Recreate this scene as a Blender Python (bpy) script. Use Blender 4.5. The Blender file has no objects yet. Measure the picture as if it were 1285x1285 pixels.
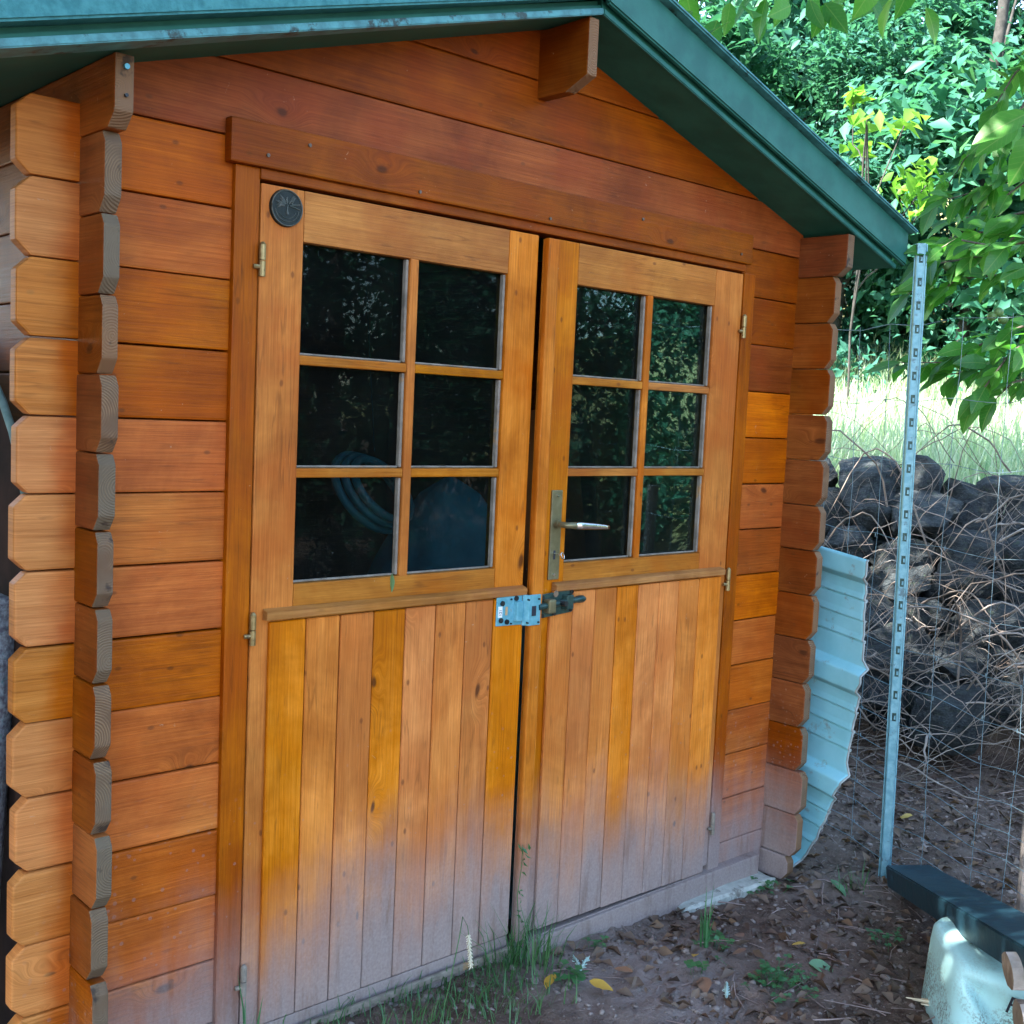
import bpy, bmesh, math, random
import numpy as np
from mathutils import Vector, Matrix, noise

random.seed(7)
RNG = np.random.default_rng(7)
SC = bpy.context.scene
COL = SC.collection

# ------------------------------------------------------------------ camera
CAM = Vector((-1.06297, -1.98061, 1.24083))
YAW, PITCH, ROLL, FPX = 0.740206, 0.087371, 0.045919, 1435.30
cyw, syw = math.cos(YAW), math.sin(YAW)
fwd = Vector((syw*math.cos(PITCH), cyw*math.cos(PITCH), -math.sin(PITCH)))
right = Vector((cyw, -syw, 0)); up = right.cross(fwd)
r2 = right*math.cos(ROLL) + up*math.sin(ROLL)
u2 = -right*math.sin(ROLL) + up*math.cos(ROLL)
cd = bpy.data.cameras.new('camera'); cam = bpy.data.objects.new('camera', cd); COL.objects.link(cam)
M = Matrix((r2, u2, -fwd)).transposed().to_4x4(); M.translation = CAM
cam.matrix_world = M
cd.sensor_width = 36; cd.sensor_fit = 'HORIZONTAL'; cd.lens = FPX/1285*36
cd.clip_start = 0.02; cd.clip_end = 500
SC.camera = cam

# ------------------------------------------------------------------ sky, sun, exposure
SUN_AZ, SUN_EL = math.radians(-78), math.radians(46)
w = bpy.data.worlds.new('World'); SC.world = w; w.use_nodes = True
nt = w.node_tree
sky = nt.nodes.new('ShaderNodeTexSky'); sky.sky_type = 'NISHITA'; sky.sun_disc = False
sky.sun_elevation = SUN_EL; sky.sun_rotation = SUN_AZ
nt.links.new(sky.outputs[0], nt.nodes['Background'].inputs[0])
nt.nodes['Background'].inputs[1].default_value = 0.15
SD = Vector((math.sin(SUN_AZ)*math.cos(SUN_EL), math.cos(SUN_AZ)*math.cos(SUN_EL), math.sin(SUN_EL)))
sl = bpy.data.lights.new('sun', 'SUN'); sl.energy = 5.0; sl.angle = math.radians(0.5); sl.color = (1, 0.95, 0.86)
so = bpy.data.objects.new('sun', sl); COL.objects.link(so); so.rotation_euler = SD.to_track_quat('Z', 'Y').to_euler()
so.location = (0, 0, 20)
SC.view_settings.view_transform = 'Standard'; SC.view_settings.look = 'None'
SC.view_settings.gamma = 1; SC.view_settings.use_curve_mapping = False
SC.view_settings.exposure = 2.85

# ------------------------------------------------------------------ node helpers
def text_mesh(name, body, size, mat, parent):
    c = bpy.data.curves.new(name, 'FONT'); c.body = body; c.size = size; c.extrude = .0003
    t = bpy.data.objects.new(name, c); COL.objects.link(t)
    bpy.context.view_layer.update()
    me = bpy.data.meshes.new_from_object(t.evaluated_get(bpy.context.evaluated_depsgraph_get())); bpy.data.objects.remove(t)
    me.materials.clear(); me.materials.append(MT[mat]); me.name = name
    return add(bpy.data.objects.new(name, me), parent)
class NT:
    def __init__(s, name):
        s.m = bpy.data.materials.new(name); s.m.use_nodes = True
        s.t = s.m.node_tree; s.t.nodes.clear()
        s.out = s.t.nodes.new('ShaderNodeOutputMaterial')
    def n(s, typ, ins=None, **props):
        nd = s.t.nodes.new('ShaderNode'+typ)
        for k, v in props.items(): setattr(nd, k, v)
        for k, v in (ins or {}).items(): s.set(nd.inputs[k], v)
        return nd
    def set(s, sock, v):
        if isinstance(v, bpy.types.NodeSocket): s.t.links.new(v, sock)
        elif v is not None:
            if hasattr(sock.default_value, '__len__') and not hasattr(v, '__len__'): v = [v]*len(sock.default_value)
            if hasattr(v, '__len__') and len(v) == 3 and len(sock.default_value) == 4: v = (*v, 1)
            sock.default_value = v
    def math(s, op, a, b=None, c=None, clamp=False):
        nd = s.n('Math', operation=op, use_clamp=clamp)
        for i, v in enumerate((a, b, c)):
            if v is not None: s.set(nd.inputs[i], v)
        return nd.outputs[0]
    def vmath(s, op, a, b=None, scale=None):
        nd = s.n('VectorMath', operation=op); s.set(nd.inputs[0], a)
        if b is not None: s.set(nd.inputs[1], b)
        if scale is not None: s.set(nd.inputs['Scale'], scale)
        return nd.outputs[0]
    def mix(s, f, a, b, blend='MIX'):
        nd = s.n('Mix', data_type='RGBA', blend_type=blend)
        s.set(nd.inputs[0], f); s.set(nd.inputs[6], a); s.set(nd.inputs[7], b)
        return nd.outputs[2]
    def noise(s, vec, scale, detail=4, rough=.55, dist=0):
        nd = s.n('TexNoise', {'Scale': scale, 'Detail': detail, 'Roughness': rough, 'Distortion': dist})
        if vec is not None: s.set(nd.inputs['Vector'], vec)
        return nd.outputs[0]
    def step(s, v, a, b, smooth=True):
        nd = s.n('MapRange', interpolation_type='SMOOTHSTEP' if smooth else 'LINEAR')
        s.set(nd.inputs[0], v); s.set(nd.inputs[1], a); s.set(nd.inputs[2], b)
        return nd.outputs[0]
    def ramp(s, f, stops):
        nd = s.n('ValToRGB'); el = nd.color_ramp.elements
        while len(el) < len(stops): el.new(0.5)
        for e, (p, c) in zip(el, stops): e.position = p; e.color = (*c, 1)
        s.set(nd.inputs[0], f); return nd.outputs[0]
    def bump(s, h, strength=.3, dist=.01):
        return s.n('Bump', {'Height': h, 'Strength': strength, 'Distance': dist}).outputs[0]
    def done(s, color, rough=.6, normal=None, metal=0, spec=.5, coat=0, shader=None):
        if shader is None:
            b = s.n('BsdfPrincipled', {'Base Color': color, 'Roughness': rough, 'Metallic': metal, 'Specular IOR Level': spec, 'Coat Weight': coat})
            if normal is not None: s.set(b.inputs['Normal'], normal)
            shader = b.outputs[0]
        s.t.links.new(shader, s.out.inputs[0]); return s.m
    def objvec(s):
        tc = s.n('TexCoord').outputs['Object']; rnd = s.n('ObjectInfo').outputs['Random']
        return s.vmath('ADD', tc, s.vmath('SCALE', (37.1, 91.7, 53.3), scale=rnd)), rnd

def wood(name, axis, dark, light, red, dirt=1.0, rough=.46, vary=.34, pale=.0):
    k = NT(name); p, rnd = k.objvec()
    sep = k.n('SeparateXYZ', {0: p}).outputs
    l, a = {'x': (sep[0], sep[2]), 'z': (sep[2], sep[0]), 'y': (sep[1], sep[2])}[axis]
    # knots
    kv = k.n('CombineXYZ', {0: k.math('MULTIPLY', l, 3.4), 1: k.math('MULTIPLY', a, 7.0)}).outputs[0]
    kv = k.vmath('ADD', kv, k.vmath('SCALE', k.n('TexNoise', {'Vector': kv, 'Scale': 1.6, 'Detail': 2}).outputs[1], scale=.25))
    vor = k.n('TexVoronoi', {'Vector': kv, 'Scale': 1.0, 'Randomness': 1.0}, voronoi_dimensions='2D')
    d = vor.outputs['Distance']; csep = k.n('SeparateColor', {0: vor.outputs['Color']}).outputs
    sel = k.math('GREATER_THAN', csep[0], .74)
    size = k.math('MULTIPLY_ADD', csep[1], .075, .035)
    knot = k.math('MULTIPLY', k.math('SUBTRACT', 1, k.step(d, k.math('MULTIPLY', size, .35), size)), sel)
    halo = k.math('MULTIPLY', k.math('SUBTRACT', 1, k.step(d, 0.0, .30)), sel)
    # grain
    aw = k.math('ADD', k.math('MULTIPLY', a, 40), k.math('MULTIPLY', halo, 1.6))
    gv = k.n('CombineXYZ', {0: k.math('MULTIPLY', l, .9), 1: aw}).outputs[0]
    g1 = k.noise(gv, 3.4, 9, .72)
    gv2 = k.n('CombineXYZ', {0: k.math('MULTIPLY', l, 1.5), 1: k.math('MULTIPLY', aw, 4)}).outputs[0]
    g2 = k.noise(gv2, 2.0, 5, .7)
    low = k.noise(k.n('CombineXYZ', {0: k.math('MULTIPLY', l, .9), 1: k.math('MULTIPLY', a, 4)}).outputs[0], 1.2, 2, .5)
    ring = k.math('SINE', k.math('ADD', k.math('MULTIPLY', aw, 2.4), k.math('MULTIPLY', low, 26)))
    ring = k.math('MULTIPLY_ADD', ring, .5, .5)
    mot = k.noise(p, 5.0, 4, .6)
    v = k.math('ADD', k.math('MULTIPLY', g1, .66), k.math('MULTIPLY', ring, .12))
    v = k.math('ADD', v, k.math('MULTIPLY', g2, .30))
    v = k.step(v, .33, .82, False)
    c = k.mix(v, dark, light)
    stain = k.noise(k.vmath('ADD', p, (11, 2, 6)), 3.0, 5, .65, .6)
    c = k.mix(1.0, c, k.mix(k.step(stain, .30, .72), (.66, .58, .50), (1.16, 1.18, 1.20)), 'MULTIPLY')
    c = k.mix(k.math('MULTIPLY', k.step(mot, .42, .68), .75), c, k.mix(v, [x*.75 for x in red], red))
    if pale > 0:
        pm = k.step(k.noise(k.vmath('ADD', p, (9, 4, 7)), 3.2, 3, .6), .5, .72)
        c = k.mix(k.math('MULTIPLY', pm, pale), c, k.mix(v, (.38, .140, .024), (.60, .255, .050)))
    c = k.mix(k.math('MULTIPLY', knot, .85), c, (.07, .022, .008))
    v2 = k.n('TexVoronoi', {'Vector': k.n('CombineXYZ', {0: k.math('MULTIPLY', l, 9), 1: k.math('MULTIPLY', a, 15)}).outputs[0], 'Scale': 1.0}, voronoi_dimensions='2D').outputs
    s2 = k.n('SeparateColor', {0: v2['Color']}).outputs
    k2 = k.math('MULTIPLY', k.math('SUBTRACT', 1, k.step(v2['Distance'], .03, .085)), k.math('GREATER_THAN', s2[0], .80))
    c = k.mix(k.math('MULTIPLY', k2, .7), c, (.16, .05, .014))
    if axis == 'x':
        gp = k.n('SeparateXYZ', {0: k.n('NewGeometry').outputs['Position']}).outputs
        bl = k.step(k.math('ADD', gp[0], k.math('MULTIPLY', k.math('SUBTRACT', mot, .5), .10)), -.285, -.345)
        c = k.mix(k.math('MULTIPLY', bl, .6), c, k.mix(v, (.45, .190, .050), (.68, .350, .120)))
    # dark weather flecks along the grain and small pale scuffs
    fv = k.n('CombineXYZ', {0: k.math('MULTIPLY', l, 9), 1: k.math('MULTIPLY', a, 70)}).outputs[0]
    fl = k.step(k.noise(fv, 1.0, 3, .6), .62, .72)
    c = k.mix(k.math('MULTIPLY', fl, .30), c, (.06, .03, .015))
    sc_ = k.step(k.noise(k.vmath('ADD', p, (3, 8, 1)), 42, 3, .7, 1.5), .70, .76)
    c = k.mix(k.math('MULTIPLY', sc_, .5), c, (.50, .36, .24))
    fb = k.noise(k.n('CombineXYZ', {0: k.math('MULTIPLY', l, 7), 1: k.math('MULTIPLY', aw, 6.5)}).outputs[0], 1.0, 3, .7)
    c = k.mix(1.0, c, k.mix(k.step(fb, .32, .68, False), (.80, .76, .70), (1.12, 1.13, 1.14)), 'MULTIPLY')
    cn = k.noise(k.n('CombineXYZ', {0: k.math('MULTIPLY', l, 1.6), 1: k.math('MULTIPLY', aw, .55)}).outputs[0], 1.0, 3, .55)
    ck = k.math('SUBTRACT', 1, k.step(k.math('ABSOLUTE', k.math('SUBTRACT', cn, .5)), .004, .020))
    ck = k.math('MULTIPLY', ck, k.step(k.noise(k.vmath('ADD', p, (4, 4, 4)), 4.5, 2), .52, .62))
    c = k.mix(k.math('MULTIPLY', ck, .26), c, (.05, .018, .006))
    # per piece tone
    hs = k.n('HueSaturation', {'Color': c, 'Hue': k.math('MULTIPLY_ADD', k.math('FRACT', k.math('MULTIPLY', rnd, 7.3)), .003, .4960),
             'Saturation': k.math('MULTIPLY_ADD', k.math('FRACT', k.math('MULTIPLY', rnd, 3.7)), .10, .97),
             'Value': k.math('MULTIPLY_ADD', k.math('FRACT', k.math('MULTIPLY', rnd, 13.1)), vary, 1-vary*.5)})
    c = hs.outputs[0]
    r = k.math('MULTIPLY_ADD', g1, .25, rough-.1)
    # mud splash, fading out upwards, uneven
    if dirt > 0:
        brd = k.math('MULTIPLY_ADD', k.math('FRACT', k.math('MULTIPLY', rnd, 5.1)), .10, -.05)
        pos = k.n('NewGeometry').outputs['Position']; ps = k.n('SeparateXYZ', {0: pos}).outputs
        xr = k.step(ps[0], -.15, .22); xr2 = k.step(ps[0], 1.85, 1.2)
        xl = k.step(ps[0], -.32, -.25); lim = k.math('ADD', k.math('MULTIPLY_ADD', xr, .10, .07), k.math('MULTIPLY', xl, .17))
        lim = k.math('ADD', k.math('ADD', lim, brd), k.math('MULTIPLY_ADD', xr2, .10, -.04))
        streak = k.noise(k.vmath('MULTIPLY', pos, (16, 16, 1.6)), 1.0, 4, .6)
        blot = k.noise(pos, 6, 4, .6)
        zz = k.math('ADD', ps[2], k.math('MULTIPLY', k.math('SUBTRACT', streak, .5), .22))
        zz = k.math('ADD', zz, k.math('MULTIPLY', k.math('SUBTRACT', blot, .5), .16))
        f = k.step(zz, lim, k.math('SUBTRACT', lim, .40))
        f = k.math('MULTIPLY', f, .92*dirt)
        sv = k.n('TexVoronoi', {'Vector': pos, 'Scale': 85.0}).outputs; sd = k.n('SeparateColor', {0: sv['Color']}).outputs
        dots = k.math('MULTIPLY', k.math('LESS_THAN', sv['Distance'], k.math('MULTIPLY', sd[1], .34)), k.math('GREATER_THAN', sd[0], .62))
        dots = k.math('MULTIPLY', dots, k.step(ps[2], k.math('ADD', lim, .25), k.math('SUBTRACT', lim, .15)))
        f = k.math('MAXIMUM', f, k.math('MULTIPLY', dots, .35))
        spk = k.noise(pos, 160, 2, .6)
        dcol = k.mix(spk, (.205, .165, .158), (.35, .30, .295))
        dcol = k.mix(k.math('MULTIPLY', k.step(k.noise(k.vmath('MULTIPLY', pos, (30, 30, 5)), 1.0, 5, .7), .5, .72), .55), dcol, (.14, .095, .08))
        c = k.mix(f, c, dcol)
        r = k.math('ADD', r, k.math('MULTIPLY', f, .4))
    h = k.math('ADD', g1, k.math('MULTIPLY', knot, .3))
    h = k.math('ADD', h, k.math('MULTIPLY', k.noise(p, 7, 2), .5))
    return k.done(c, r, k.bump(h, .35, .004), spec=.16)

def endgrain(name, a, b):
    k = NT(name); p, rnd = k.objvec()
    q = k.n('TexCoord').outputs['Generated']; s = k.n('SeparateXYZ', {0: q}).outputs
    x = k.math('MULTIPLY', k.math('ADD', s[0], k.math('MULTIPLY_ADD', rnd, 2.6, -1.8)), .030)
    z = k.math('MULTIPLY', k.math('SUBTRACT', s[2], k.math('MULTIPLY_ADD', k.math('FRACT', k.math('MULTIPLY', rnd, 5.3)), .5, .25)), .115)
    v = k.n('CombineXYZ', {0: x, 1: z}).outputs[0]
    v = k.vmath('ADD', v, k.vmath('SCALE', k.vmath('SUBTRACT', k.n('TexNoise', {'Vector': p, 'Scale': 22}).outputs[1], (.5, .5, .5)), scale=.010))
    ln = k.n('VectorMath', {0: v}, operation='LENGTH').outputs['Value']
    r = k.math('MULTIPLY_ADD', k.math('SINE', k.math('MULTIPLY', ln, 1500)), .5, .5)
    r = k.math('MULTIPLY', r, k.step(k.noise(p, 16, 2), .35, .6))
    m = k.noise(p, 9, 4); c = k.mix(k.math('MULTIPLY', r, .8), a, b)
    c = k.mix(k.step(m, .4, .7), c, (.14, .092, .056))
    c = k.mix(k.math('MULTIPLY', k.step(k.math('FRACT', k.math('MULTIPLY', rnd, 9.7)), .5, .8), .6), c, k.mix(m, (.075, .064, .042), (.17, .14, .095)))
    c = k.mix(k.math('MULTIPLY', k.step(k.math('FRACT', k.math('MULTIPLY', rnd, 4.1)), .55, .8), .6), c, (.22, .105, .045))
    c = k.mix(k.step(k.noise(p, 30, 3), .62, .72), c, (.05, .03, .02))
    return k.done(c, .8, k.bump(r, .4, .003))

def plain(name, c1, c2, scale=20, rough=.6, metal=0, bump=.2, coat=0, spec=.5, worn=None, wscale=12, wlo=.58):
    k = NT(name); p, rnd = k.objvec()
    n = k.noise(p, scale, 5, .6); c = k.mix(k.step(n, .3, .7), c1, c2)
    if worn: c = k.mix(k.step(k.noise(k.vmath('ADD', p, (5, 5, 5)), wscale, 6, .7), wlo, wlo+.10), c, worn)
    return k.done(c, k.math('MULTIPLY_ADD', n, .2, rough-.1), k.bump(n, bump, .004) if bump else None, metal, spec, coat)

def leafmat(name, cols, island=True, trans=.35, rough=.4, gloss=.5, veins=False):
    k = NT(name)
    r = k.n('NewGeometry').outputs['Random Per Island'] if island else k.n('ObjectInfo').outputs['Random']
    tc = k.n('TexCoord').outputs['Object']
    if island: r = k.math('MULTIPLY_ADD', k.step(k.noise(tc, 2.3, 3, .6), .35, .65), .55, k.math('MULTIPLY', r, .45))
    c = k.ramp(r, [(i/(len(cols)-1), c) for i, c in enumerate(cols)])
    if veins:
        s = k.n('SeparateXYZ', {0: tc}).outputs
        mid = k.math('SUBTRACT', 1, k.step(k.math('ABSOLUTE', s[1]), .0, .022))
        sv = k.math('SINE', k.math('MULTIPLY', k.math('SUBTRACT', s[0], k.math('MULTIPLY', k.math('ABSOLUTE', s[1]), .8)), 58))
        sv = k.step(sv, .86, 1.0)
        vv = k.math('MAXIMUM', mid, k.math('MULTIPLY', sv, .35))
        c = k.mix(k.math('MULTIPLY', vv, .5), c, (.30, .42, .14))
    c = k.mix(k.math('MULTIPLY', k.noise(tc, 9, 3), .4), c, [x*.6 for x in cols[0]])
    b = k.n('BsdfPrincipled', {'Base Color': c, 'Roughness': rough, 'Specular IOR Level': gloss})
    t = k.n('BsdfTranslucent', {'Color': k.mix(.5, c, k.mix(1, c, (1.9, 1.9, .8), 'MULTIPLY'))})
    mx = k.n('MixShader', {0: trans, 1: b.outputs[0], 2: t.outputs[0]})
    return k.done(None, shader=mx.outputs[0])

MT = {}
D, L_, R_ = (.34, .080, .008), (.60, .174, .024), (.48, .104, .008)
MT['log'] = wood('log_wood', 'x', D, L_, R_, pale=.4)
MT['log_shaded'] = wood('gable_wood_shaded', 'x', (.19, .042, .005), (.35, .094, .012), (.28, .052, .005), vary=.2)  # darker copy of the log wood, eave shade put into the colour
MT['side'] = wood('side_log_wood_shaded', 'y', (.17, .046, .010), (.32, .105, .024), (.25, .056, .009), pale=.2)  # log wood darkened, shade on the side faces put into the colour
MT['plank'] = wood('door_plank_wood', 'z', (.58, .190, .034), (.77, .298, .066), (.62, .180, .026), vary=.10, pale=.35)
MT['stile'] = wood('door_stile_wood', 'z', (.46, .146, .021), (.67, .258, .050), (.50, .127, .015), vary=.14, pale=.3)
MT['rail'] = wood('door_rail_wood', 'x', (.36, .125, .016), (.58, .250, .045), (.42, .120, .012), vary=.14, pale=.4)
MT['frame'] = wood('door_frame_wood', 'z', (.27, .064, .006), (.46, .138, .017), (.38, .078, .006), vary=.15)
MT['lintel'] = wood('lintel_wood_shaded', 'x', (.20, .048, .006), (.35, .100, .014), (.28, .056, .006), vary=.1, pale=.15)  # lintel tone lowered, eave shade put into the colour
MT['worn'] = wood('worn_rail_wood', 'x', (.30, .125, .035), (.50, .255, .090), (.30, .12, .06), vary=.1, pale=.5, rough=.6)
MT['end'] = endgrain('end_grain', (.12, .060, .028), (.27, .155, .080))
MT['bead'] = plain('grey_bead', (.15, .125, .10), (.27, .23, .19), 30, .7, worn=(.36, .20, .08))
MT['teal'] = plain('teal_felt', (.022, .150, .170), (.055, .24, .26), 60, .6, spec=.3, bump=.5, worn=(.02, .06, .06), wscale=16, wlo=.62)
MT['tealedge'] = plain('teal_edge', (.035, .15, .165), (.08, .30, .33), 30, .5, worn=(.02, .045, .04), wscale=18, wlo=.55)
MT['fascia'] = plain('green_fascia', (.016, .105, .088), (.032, .155, .13), 14, .5, bump=.1, spec=.3, worn=(.025, .05, .04), wscale=9, wlo=.66)
MT['soffit'] = plain('dark_green_soffit', (.010, .100, .078), (.022, .140, .110), 12, .6, bump=.15, spec=.25)
MT['brass'] = plain('brass', (.26, .19, .08), (.38, .28, .13), 80, .45, .7, bump=.1, worn=(.16, .10, .05), wscale=60)
MT['bronze'] = plain('bronze_plate', (.17, .155, .085), (.24, .215, .125), 40, .42, .6, bump=.1)
MT['chrome'] = plain('worn_chrome', (.55, .55, .55), (.72, .72, .72), 40, .25, 1, bump=.05)
MT['zinc'] = plain('zinc_steel', (.10, .35, .45), (.18, .46, .57), 50, .42, .35, bump=.1, worn=(.25, .3, .3), wscale=50, wlo=.62)
MT['galv'] = plain('galvanised_steel', (.12, .29, .36), (.22, .42, .49), 45, .45, .35, bump=.05, worn=(.10, .17, .20), wscale=30, wlo=.56)
MT['wire'] = plain('fence_wire', (.12, .20, .25), (.22, .31, .36), 45, .5, .5, bump=0)
MT['dkmetal'] = plain('dark_green_metal', (.02, .055, .055), (.05, .10, .09), 50, .4, .5, bump=.1)
MT['screw'] = plain('dark_screw', (.015, .018, .02), (.04, .045, .05), 60, .4, .6, bump=0)
MT['nail'] = plain('old_nail', (.10, .07, .05), (.2, .16, .13), 60, .5, .6, bump=0)
MT['plaque'] = plain('dark_plaque', (.005, .010, .010), (.014, .020, .019), 60, .45, 0, spec=.3, bump=.1)
MT['relief'] = plain('plaque_relief', (.03, .045, .04), (.09, .09, .075), 60, .4, 0, spec=.4, bump=.1)
MT['sheet'] = plain('pale_blue_sheet', (.21, .53, .62), (.27, .60, .70), 9, .5, .0, bump=.03, worn=(.22, .32, .34), wscale=14, wlo=.60)
MT['sheetedge'] = plain('cut_edge', (.25, .28, .28), (.36, .4, .4), 40, .6)
MT['beam'] = plain('dark_blue_paint', (.005, .022, .040), (.012, .048, .070), 30, .5, bump=.5, spec=.3, worn=(.06, .13, .14), wscale=55, wlo=.66)
MT['concrete'] = plain('concrete', (.30, .32, .29), (.45, .46, .42), 30, .9, bump=.6, worn=(.16, .15, .13), wscale=10)
MT['bark'] = plain('bark', (.07, .06, .05), (.16, .135, .11), 18, .9, bump=.8)
MT['twig'] = plain('dry_twig', (.17, .12, .105), (.34, .25, .22), 12, .8, bump=.2)
MT['bramble'] = plain('dry_bramble', (.09, .065, .05), (.34, .28, .24), 3.5, .75, bump=.1, worn=(.40, .36, .33), wscale=3, wlo=.56)
MT['bark_dark'] = plain('dark_bark', (.018, .018, .016), (.055, .05, .045), 18, .9, bump=.6)
MT['tan'] = plain('raw_board', (.36, .22, .10), (.48, .32, .17), 20, .8)
MT['greywood'] = plain('grey_wood', (.17, .15, .14), (.28, .25, .23), 16, .85, bump=.5)
MT['splinter'] = plain('splintered_wood', (.55, .45, .30), (.68, .60, .44), 40, .7, bump=.3)
MT['firebark'] = plain('firewood_bark', (.27, .24, .22), (.45, .40, .37), 18, .9, bump=.9, worn=(.13, .10, .09), wscale=14)
MT['fireend'] = endgrain('firewood_end', (.33, .26, .20), (.56, .47, .38))
MT['rust'] = plain('dark_rusty_sheet', (.022, .015, .014), (.05, .030, .026), 9, .9, bump=.3, spec=.05, worn=(.05, .04, .035), wscale=20, wlo=.64)
MT['rim'] = plain('teal_rim', (.10, .19, .19), (.2, .3, .3), 40, .5, bump=.3)
MT['mat'] = plain('speckled_mat', (.10, .085, .11), (.30, .33, .36), 120, .9, bump=.9, worn=(.08, .2, .2), wscale=60)
MT['tarp'] = plain('blue_grey_tarp', (.07, .19, .25), (.12, .28, .34), 9, .6, bump=1.0)
MT['hose'] = plain('grey_blue_hose', (.06, .13, .16), (.10, .19, .22), 20, .4, bump=0)
MT['sticker'] = plain('white_sticker', (.7, .72, .72), (.78, .78, .78), 30, .5, bump=0)
MT['ink'] = plain('dark_ink', (.012, .016, .03), (.02, .025, .045), 30, .5, bump=0)
MT['floorboard'] = plain('shed_floor', (.10, .07, .05), (.16, .11, .08), 10, .8)
MT['fruit'] = plain('green_fruit', (.10, .19, .06), (.15, .25, .09), 20, .5, bump=.1)
MT['lichen'] = plain('pale_lichen', (.30, .44, .40), (.42, .55, .50), 60, .9, bump=.5)

def m_plastic():
    k = NT('dirty_white_plastic'); p, _ = k.objvec()
    big = k.noise(p, 9, 3); sp = k.noise(p, 140, 5, .75)
    f = k.math('MULTIPLY', k.step(sp, .47, .57), k.step(big, .34, .56))
    z = k.n('SeparateXYZ', {0: k.n('TexCoord').outputs['Object']}).outputs[2]
    f = k.math('MULTIPLY', f, k.math('MULTIPLY_ADD', k.step(z, .23, .13), .8, .2))
    c = k.mix(k.math('MULTIPLY', f, .85), (.44, .76, .79), (.12, .14, .135))
    return k.done(c, .45, k.bump(sp, .08, .003))
MT['plastic'] = m_plastic()

def m_glass():
    k = NT('window_glass')
    fr = k.n('Fresnel', {'IOR': 1.33}).outputs[0]
    g = k.n('BsdfGlossy', {'Roughness': .012, 'Color': (.95, 1, 1)}); t = k.n('BsdfTransparent', {'Color': (.47, .61, .63)})
    mx = k.n('MixShader', {0: k.math('MULTIPLY', fr, .36), 1: t.outputs[0], 2: g.outputs[0]})
    p = k.n('TexCoord').outputs['Object']
    du = k.math('MULTIPLY', k.step(k.noise(p, 170, 3, .7), .66, .78), .22)
    du = k.math('ADD', du, k.math('MULTIPLY', k.noise(p, 7, 4), .012))
    df = k.n('BsdfDiffuse', {'Color': (.38, .42, .40)})
    m2 = k.n('MixShader', {0: du, 1: mx.outputs[0], 2: df.outputs[0]})
    return k.done(None, shader=m2.outputs[0])
MT['glass'] = m_glass()

def m_ground():
    k = NT('soil'); p = k.n('NewGeometry').outputs['Position']
    n1 = k.noise(p, 3.2, 5, .6); n2 = k.noise(p, 26, 6, .7); n3 = k.noise(p, 110, 3, .6)
    c = k.mix(k.step(n2, .3, .7), (.052, .032, .024), (.150, .102, .078))
    c = k.mix(k.math('MULTIPLY', k.step(n1, .45, .65), .7), c, k.mix(n2, (.125, .085, .068), (.245, .18, .15)))
    c = k.mix(k.math('MULTIPLY', k.step(n3, .60, .70), .6), c, (.27, .225, .20))
    dd = k.n('VectorMath', {0: p, 1: (1.02, -.24, -.12)}, operation='DISTANCE').outputs['Value']
    dust = k.step(k.math('ADD', dd, k.math('MULTIPLY', k.math('SUBTRACT', n1, .5), .5)), .42, .10)
    c = k.mix(k.math('MULTIPLY', dust, .8), c, k.mix(n2, (.20, .16, .145), (.34, .275, .25)))
    x = k.n('SeparateXYZ', {0: p}).outputs
    far = k.step(k.math('ADD', k.math('MULTIPLY', x[0], .866), k.math('MULTIPLY', x[1], .5)), 3.3, 4.2)
    c = k.mix(far, c, k.mix(n2, (.10, .12, .04), (.26, .25, .11)))
    h = k.math('ADD', k.math('MULTIPLY', n2, 1.0), k.math('MULTIPLY', n3, .4))
    return k.done(c, .92, k.bump(h, .8, .02), spec=.25)
MT['ground'] = m_ground()

def m_stone():
    k = NT('dark_stone'); p, rnd = k.objvec()
    n1 = k.noise(p, 4, 6, .65); n2 = k.noise(p, 22, 5, .7); n3 = k.noise(k.vmath('MULTIPLY', p, (3, 3, 14)), 3, 4)
    c = k.mix(k.step(n1, .35, .65), (.010, .016, .021), (.044, .056, .062))
    c = k.mix(k.math('MULTIPLY', k.step(n3, .5, .7), .5), c, (.13, .13, .125))
    c = k.mix(k.math('MULTIPLY', k.step(n2, .58, .70), .7), c, (.17, .18, .17))
    c = k.mix(k.math('MULTIPLY', k.step(k.noise(p, 7, 3), .58, .7), .5), c, (.06, .09, .05))
    c = k.n('HueSaturation', {'Color': c, 'Value': k.math('MULTIPLY_ADD', rnd, .6, .75)}).outputs[0]
    return k.done(c, .85, k.bump(k.math('ADD', n1, n2), .9, .03))
MT['stone'] = m_stone()
G = [(.020, .110, .070), (.042, .175, .115), (.068, .23, .155), (.09, .27, .13)]
MT['leaf'] = leafmat('foliage', G, gloss=.25, rough=.5, trans=.45)
MT['leaf_dark'] = leafmat('dark_foliage', [(.017, .088, .056), (.032, .135, .086), (.050, .18, .108)], gloss=.25, rough=.5, trans=.45)
MT['leaf_blue'] = leafmat('bluish_foliage', [(.024, .115, .084), (.045, .170, .125), (.070, .22, .165)], gloss=.25, rough=.5, trans=.45)
MT['leaf_yel'] = leafmat('yellow_green_foliage', [(.09, .27, .035), (.15, .34, .045), (.22, .40, .06)], trans=.5)
MT['leaf_fruit'] = leafmat('big_leaf', [(.036, .17, .024), (.060, .245, .034), (.10, .32, .048), (.045, .18, .075)], island=False, trans=.5, veins=True, gloss=.5)
MT['leaf_mass'] = leafmat('overhead_leaf', [(.026, .095, .020), (.040, .135, .026), (.060, .18, .034)], trans=.42)
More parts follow.
